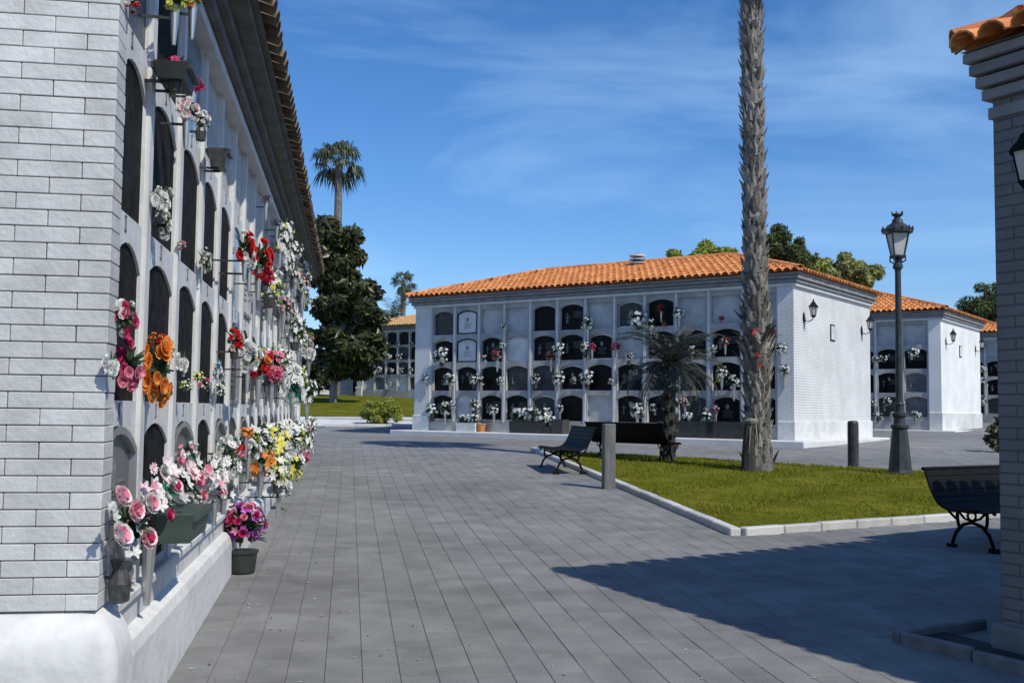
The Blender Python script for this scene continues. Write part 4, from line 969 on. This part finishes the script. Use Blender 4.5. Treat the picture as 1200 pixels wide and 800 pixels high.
for (B, wn, lst) in ((blk2, 'block behind the lamp', [(1027, 420, 6, 'white'), (1036, 420, 5, 'white'), (1071, 415, 8, 'white'), (1040, 470, 6, 'white+pale'), (1022, 471, 5, 'white'), (1030, 488, 8, 'white+pale'), (1046, 486, 4, 'white'), (1074, 486, 6, 'white'), (1056, 470, 5, 'pale')]),
                    (blk3, 'farthest right block', [(1150, 406, 6, 'white+pale'), (1133, 406, 5, 'lilac'), (1151, 432, 5, 'white'), (1151, 449, 7, 'white+pale'), (1136, 446, 4, 'white'), (1152, 470, 6, 'pale+white'), (1134, 430, 3, 'white')]),
                    (far, 'distant pale block', [(455, 403, 4, 'white'), (467, 403, 4, 'white'), (482, 404, 4, 'white'), (456, 418, 5, 'white'), (468, 417, 5, 'white'), (444, 419, 4, 'pale'), (445, 434, 5, 'white'), (459, 434, 4, 'white'), (470, 433, 4, 'white'), (482, 433, 4, 'pale'), (432, 418, 4, 'pale'), (457, 450, 4, 'pale')])):
    for (px, py, rp, pal) in lst:
        lp = local_hit(B, px, py, .06); dep = (B.M @ Vector((lp.x, 0, lp.z))).y
        bouquet(B, Vector((lp.x, 0, lp.z)), rp * dep / F_PX, pal, 22, 'small', off=.06, first='left end', wall=wn, vase=False)
# ground planters in front of the central block
def planter(px, py, w_, d_, h_, mm, label, pal, fr, nclu, name='flower_planter', rot=ANG_C, B=central, zb=None):
    lp = local_hit(B, px, py - h_ * 18, d_ / 2 + .12); p = B.M @ Vector((lp.x, -d_ / 2 - .12, .131))
    root = empty(name, p, rot); tag(root, label, 'planter', 'planters on the ground')
    b = MB(); b.box((-w_ / 2, -d_ / 2, 0), (w_ / 2, d_ / 2, h_), taper=.015, ch=.0); b.build('box', mm, root); b = MB(); b.box((-w_ / 2 + .01, -d_ / 2 + .01, h_ - .01), (w_ / 2 - .01, d_ / 2 - .01, h_ + .012)); b.build('soil', m_soil, root)
    for i in range(nclu):
        x = (i + .5) / nclu * w_ - w_ / 2
        if pal:
            link('blossoms', heads_mesh(pal, i % 4, 14, 'small/daisy'), root, T((x, 0, h_ + fr * .75)) @ Matrix.Diagonal((fr, fr * .8, fr, 1))); link('foliage', foliage_mesh(i % 4), root, T((x, 0, h_ + fr * .6)) @ Matrix.Diagonal((fr, fr * .8, fr, 1)))
    return root
planter(549, 506, .72, .3, .26, m_white, 'white box planter with white flowers on the pavement', 'white', .16, 3, zb=.82)
planter(620, 508, 1.15, .34, .34, m_pot, 'long dark planter full of white flowers before middle block', 'white', .24, 4, zb=.82)
planter(641, 510, .42, .32, .2, m_pot, 'dark planter topped with a round white daisy clump', 'white', .2, 2, zb=.82)
planter(656, 509, .38, .32, .40, m_dark, 'empty dark grey box at the end of the planters', None, .1, 0, zb=.82)
planter(806, 521, 1.6, .34, .42, m_pot, 'long black planter behind the young palm trunk', 'white', .15, 3, zb=.82)
planter(858, 524, 1.3, .34, .42, m_pot, 'black planter left of the thick palm trunk', None, .1, 0, zb=.82)
lp = local_hit(central, 564, 500, .25); p = central.M @ Vector((lp.x, -.25, .131)); b = MB(); b.lathe([(.09, 0), (.14, .22), (.15, .22), (.15, .25), (.125, .25), (.12, .2)], 14); o = b.build('clay_pot', m_terra, None, T(p)); tag(o, 'small orange clay pot on the pavement of middle block', 'pot')

# --- left block bouquets, placed on the facade by pixel: (px, py, radius px, squash, colours, kind, off)
LF = [(145, 372, 13, 1.5, 'magenta+white', 'rose/carn', .06), (150, 425, 17, 1.35, 'magenta+pink', 'rose/carn', .10), (131, 430, 9, 1.6, 'white', 'rose', .10), (184, 430, 17, 2.0, 'orange', 'carn/rose', .06), (194, 412, 9, 1.6, 'lime+yellow', 'small', .06),
      (182, 398, 9, .8, 'red+orange', 'carn', .04), (213, 427, 8, 1.6, 'white', 'rose', .05), (217, 451, 8, .8, 'lime+white', 'small', .06), (239, 450, 7, 1.0, 'magenta+white', 'small', .06), (232, 442, 6, 1.2, 'yellow+white', 'small', .05), (256, 440, 7, 2.2, 'pale+lilac', 'small', .06), (258, 456, 6, 1.2, 'white', 'small', .06),
      (187, 236, 12, 1.5, 'pale+white', 'rose', -.02), (190, 262, 10, 1.5, 'pale+white', 'rose', -.02), (212, 287, 5, 1.0, 'pink+white', 'carn', .02), (240, 305, 8, 1.6, 'pale', 'small', .0),
      (206, 78, 13, .9, 'white+magenta', 'daisy/carn', .26), (226, 98, 10, 1.0, 'magenta', 'carn', .12), (219, 128, 12, 1.2, 'blush+white', 'rose', .12), (236, 140, 9, 1.0, 'white', 'carn', .12), (205, 4, 12, .8, 'lime+yellow', 'daisy', .24), (226, 2, 10, .8, 'yellow+orange', 'daisy', .16), (155, 6, 8, 1.0, 'red+white', 'carn', .10),
      (287, 290, 12, 1.4, 'red+white', 'carn/rose', .22), (303, 305, 14, 1.4, 'red', 'carn/rose', .30), (310, 322, 10, .9, 'red+magenta', 'rose', .32), (292, 308, 9, 1.2, 'white', 'rose', .3), (333, 280, 8, 2.2, 'white', 'daisy', .2), (338, 305, 6, 2.0, 'white', 'daisy', .2), (354, 320, 11, 1.4, 'pale+white', 'small', .15), (346, 322, 8, 1.2, 'pale+white', 'small', .2),
      (275, 398, 10, 1.3, 'red+pale', 'carn', .15), (290, 418, 13, 1.2, 'white', 'rose', .2), (303, 428, 14, 1.0, 'red+orange', 'carn', .36), (320, 425, 14, 1.0, 'pink', 'daisy', .36), (318, 440, 12, .9, 'magenta+pink', 'carn', .42), (332, 422, 10, 1.2, 'pale+white', 'small', .3), (346, 384, 12, 1.4, 'white+pale', 'small', .25), (362, 414, 8, 1.4, 'white', 'rose', .35),
      (343, 452, 13, 1.6, 'white', 'carn/daisy', .45), (352, 444, 9, 1.5, 'lime+white', 'small', .4), (360, 458, 10, 1.6, 'white', 'small', .35), (350, 400, 9, 1.2, 'white', 'small', .2), (338, 360, 9, 1.5, 'pale', 'small', .2),
      (263, 545, 17, 1.3, 'white+pale', 'daisy', .2), (240, 555, 17, 1.2, 'white', 'carn/daisy', .24), (220, 530, 12, 1.1, 'pale+pink', 'small', .05), (252, 577, 11, .9, 'white+pink', 'rose', .3), (229, 586, 9, .8, 'white', 'carn', .3),
      (268, 518, 10, 1.0, 'white', 'rose', .15), (278, 524, 11, 1.0, 'pink+red', 'carn', .18), (291, 526, 11, 1.0, 'white', 'rose', .24), (302, 508, 14, 1.0, 'white+yellow', 'lily', .3), (288, 506, 8, .8, 'orange', 'lily', .25), (306, 540, 13, 1.1, 'orange', 'lily', .35), (322, 525, 16, 1.3, 'white+yellow', 'lily', .42), (338, 512, 15, 1.3, 'white', 'lily/daisy', .42), (343, 545, 12, 1.4, 'yellow+white', 'lily', .46), (326, 552, 12, 1.2, 'lime+white', 'lily', .46), (327, 570, 12, 1.0, 'white', 'carn', .5),
      (333, 503, 10, 1.2, 'white', 'small', .3), (350, 512, 8, 1.6, 'white+lime', 'small', .35), (359, 518, 9, 1.6, 'white+pale', 'small', .35), (357, 534, 6, 1.0, 'magenta+pink', 'rose', .45), (364, 500, 7, 1.6, 'pale+white', 'small', .3)]
KP = {}
for (px, py, rp, sq, pal, kind, off) in LF:
    lp = local_hit(left, px, py, off); off = min(max(off, .75 * rp * (left.M @ Vector((lp.x, -off, lp.z))).y / F_PX + .02), .05 if px < 160 else .14 if px < 270 else .24 if px < 325 else .36); rp *= 1.22
    lp = local_hit(left, px, py, off); dep = (left.M @ Vector((lp.x, -off, lp.z))).y
    if lp.x > left.L - .1: lp.x = left.L - .1; dep = 20.5
    bouquet(left, Vector((lp.x, 0, lp.z)), rp * dep / F_PX, pal, 17 if kind != 'small' else 26, kind, off=off, vase=off > .1, squash=sq, ribbon=(int(px * 7 + py) % 9 == 0), turn=R(-60))
# many tall vases with small bouquets along the receding part of the left wall
r_ = random.Random(9)
for r in range(4):
    for c in range(6, NCOL_L):
        for sd_ in (0, 1):
            if r_.random() < (.12 if r < 3 else .3): continue
            x = left.p0 + (c + (.14 if sd_ == 0 else .86)) * PITCH_L; z = left.sills[r] + r_.uniform(.34, .5); rad = r_.uniform(.09, .16)
            if r == 3 and c < 9: rad *= .6
            bouquet(left, Vector((x, 0, z)), rad, r_.choice(['white', 'white', 'pale+white', 'pale', 'white+lime', 'pale+pink', 'white+yellow', 'pale']), 24, 'small/daisy', off=r_.uniform(.08, .2), ribbon=r_.random() < .16, turn=R(-55))
# near roses and blossoms by the pier, every bloom its own part
def rose_basket():
    root = None; spots = [(140, 628, 17, 'rose', 'white', 'pink'), (171, 630, 14, 'rose', 'blush', 'magenta'), (141, 582, 14, 'rose', 'blush', 'pink'), (157, 598, 14, 'rose', 'blush', 'pink'), (176, 590, 13, 'rose', 'white', 'pink'), (149, 648, 10, 'small', 'white', None), (159, 646, 9, 'small', 'white', None),
        (184, 577, 11, 'lily', 'white', 'pink'), (169, 573, 11, 'small', 'blush', None), (181, 568, 11, 'small', 'white', None), (191, 558, 12, 'small', 'blush', None), (196, 545, 12, 'small', 'white', None), (203, 552, 10, 'small', 'blush', None), (166, 613, 10, 'small', 'blush', None), (162, 618, 9, 'small', 'white', None), (135, 605, 9, 'small', 'pale', None), (188, 590, 9, 'lily', 'white', None), (205, 570, 10, 'rose', 'blush', 'magenta'), (225, 552, 14, 'daisy', 'blush', 'pink'), (232, 541, 9, 'small', 'white', None), (214, 582, 9, 'lily', 'pale', None), (198, 602, 8, 'carn', 'magenta', None), (130, 594, 8, 'small', 'pale', None)]
    rx = random.Random(12)
    for i in range(46):
        t = rx.random(); px, py = (150 + 55 * t * 2, 612 - 62 * t * 2) if t < .5 else (205 + 62 * (t - .5) * 2, 552 + 8 * (t - .5) * 2)
        spots.append((px + rx.gauss(0, 9), py + rx.gauss(0, 10), rx.uniform(4.5, 8.5), rx.choice(['small', 'small', 'daisy', 'carn']), rx.choice(['white', 'white', 'blush', 'pale', 'pink']), None))
    base = local_hit(left, 160, 610, .18)
    root = empty('rose_arrangement', M=left.M @ T((base.x, -.18, base.z))); tag(root, 'large pink and white rose arrangement nearest the brick pier', 'flowers')
    for (px, py, rp, kd, c1, c2) in spots:
        o_ = .09 if px < 150 else .13 if px < 175 else .18; lp = local_hit(left, px, py, o_); dep = (left.M @ Vector((lp.x, -o_, lp.z))).y; s = rp * dep / F_PX
        up = Vector((rnd.uniform(-.7, -.1), -1, rnd.uniform(.1, .7))).normalized(); q = up.to_track_quat('Z', 'Y').to_matrix().to_4x4()
        link('blossom', blossom_mesh(kd, c1, c2, int(px) % 3), root, T((lp.x - base.x, -o_ + .18, lp.z - base.z)) @ q @ Matrix.Scale(s, 4))
    for i, (px, py, rp) in enumerate(((150, 610, 22), (185, 580, 24), (165, 625, 18), (215, 562, 22))):
        lp = local_hit(left, px, py, .08); link('foliage', foliage_mesh(i, m_teal if i == 1 else None, 't' if i == 1 else 'd'), root, T((lp.x - base.x, .10, lp.z - base.z)) @ Rz(R(-60)) @ Matrix.Scale(rp * 5 / F_PX, 4))
    for (px, py) in ((141, 660), (174, 640)):
        lp = local_hit(left, px, py, .08); link('vase', VASE if px > 150 else VASE2, root, T((lp.x - base.x, .10, lp.z - base.z)) @ Matrix.Scale(.8, 4)); link('bracket', BRK, root, T((lp.x - base.x, .10, lp.z - base.z - .05)) @ Matrix.Diagonal((1, .36, 1, 1)))
rose_basket()
def wall_planter(px, py, ln, d_, h_, mm, label, off):
    lp = local_hit(left, px, py, off); root = empty('wall_planter', M=left.M @ T((lp.x, -off, lp.z))); tag(root, label, 'planter')
    b = MB(); b.box((-ln / 2, -d_ / 2, -h_ / 2), (ln / 2, d_ / 2, h_ / 2), taper=.02); b.build('trough', mm, root)
    b = MB(); b.box((-ln / 2 - .01, -d_ / 2 - .035, h_ / 2 - .03), (ln / 2 + .01, d_ / 2 + .035, h_ / 2 - .005)); b.build('rim', mm, root)
    b = MB()
    for s in (-1, 1):
        b = MB(); b.box((s * ln * .3 - .006, 0, -h_ / 2 - .01), (s * ln * .3 + .006, off + .02, -h_ / 2 + .002)); b.build('bracket', m_dark, root)
wall_planter(216, 612, .62, .14, .14, m_potgreen, 'dark green trough under the white flowers in the bottom row', .16)
wall_planter(206, 92, .26, .12, .08, m_pot, 'small black trough with magenta flowers in the top row', .13)
wall_planter(257, 188, .16, .09, .12, m_dark, 'dark metal vase box on the top row left wall', .12)
# hydrangea on the ground
def hydrangea():
    p = ground(284, 672); root = empty('hydrangea_pot', p); tag(root, 'round purple and magenta hydrangea in a pot by the left wall', 'potted plant'); K = p.y / F_PX
    b = MB(); b.lathe([(.085, 0), (.10, .02), (.115, .17), (.125, .17), (.125, .19), (.10, .19)], 16); b.build('pot', m_pot, root)
    r = random.Random(4); rad = 25 * K; cz = (672 - 614) * K
    for k in range(90):
        d = Vector((r.gauss(0, 1), r.gauss(0, 1), r.gauss(.25, 1))).normalized(); c = Vector((0, 0, cz)) + Vector((d.x * rad, d.y * rad, d.z * rad * .95)) * r.uniform(.8, 1); q = d.to_track_quat('Z', 'Y').to_matrix().to_4x4()
        link('blossom', blossom_mesh('small' if k % 3 else 'carn', 'purple' if (c.x > .02 and k % 3) or k % 5 == 0 else 'magenta' if k % 2 else 'pink', None, k % 3), root, T(c) @ q @ Matrix.Scale(r.uniform(.03, .045), 4))
    link('foliage', foliage_mesh(1), root, T((0, 0, cz - .03)) @ Matrix.Diagonal((rad * .85, rad * .85, rad * .8, 1))); link('foliage', foliage_mesh(2), root, T((0, 0, cz - .03)) @ Rz(3.1) @ Matrix.Diagonal((rad * .85, rad * .85, rad * .8, 1)))
hydrangea()
finish_labels()
# fallen petals and dry leaf bits on the paving
def litter():
    r = random.Random(77); b = MB()
    for k in range(420):
        t = r.random()
        if t < .55: sx = r.uniform(.3, 17); p = ORI_L + UL * sx + NL * (.16 + abs(r.gauss(0, .55)))
        else: p = Vector((r.uniform(-3, 3.2), r.uniform(5, 16), 0))
        if inpoly((p.x, p.y), ISLE): continue
        z = gz(p.x, p.y) + .0125; a = r.uniform(0, 6.28); l = r.uniform(.006, .02); w_ = l * r.uniform(.25, .6); c, s_ = math.cos(a), math.sin(a)
        b.cur = r.choice([0, 0, 0, 1, 2]); b.face((p.x - c * l, p.y - s_ * l, z), (p.x + s_ * w_, p.y - c * w_, z + .004), (p.x + c * l, p.y + s_ * l, z + .001), (p.x - s_ * w_, p.y + c * w_, z + .003))
    o = b.build('fallen_petals', [PET['pale'][0], m_barktree, m_bark]); tag(o, 'tiny fallen petals and leaf bits scattered on the grey paving', 'litter', kind='stuff')
litter()
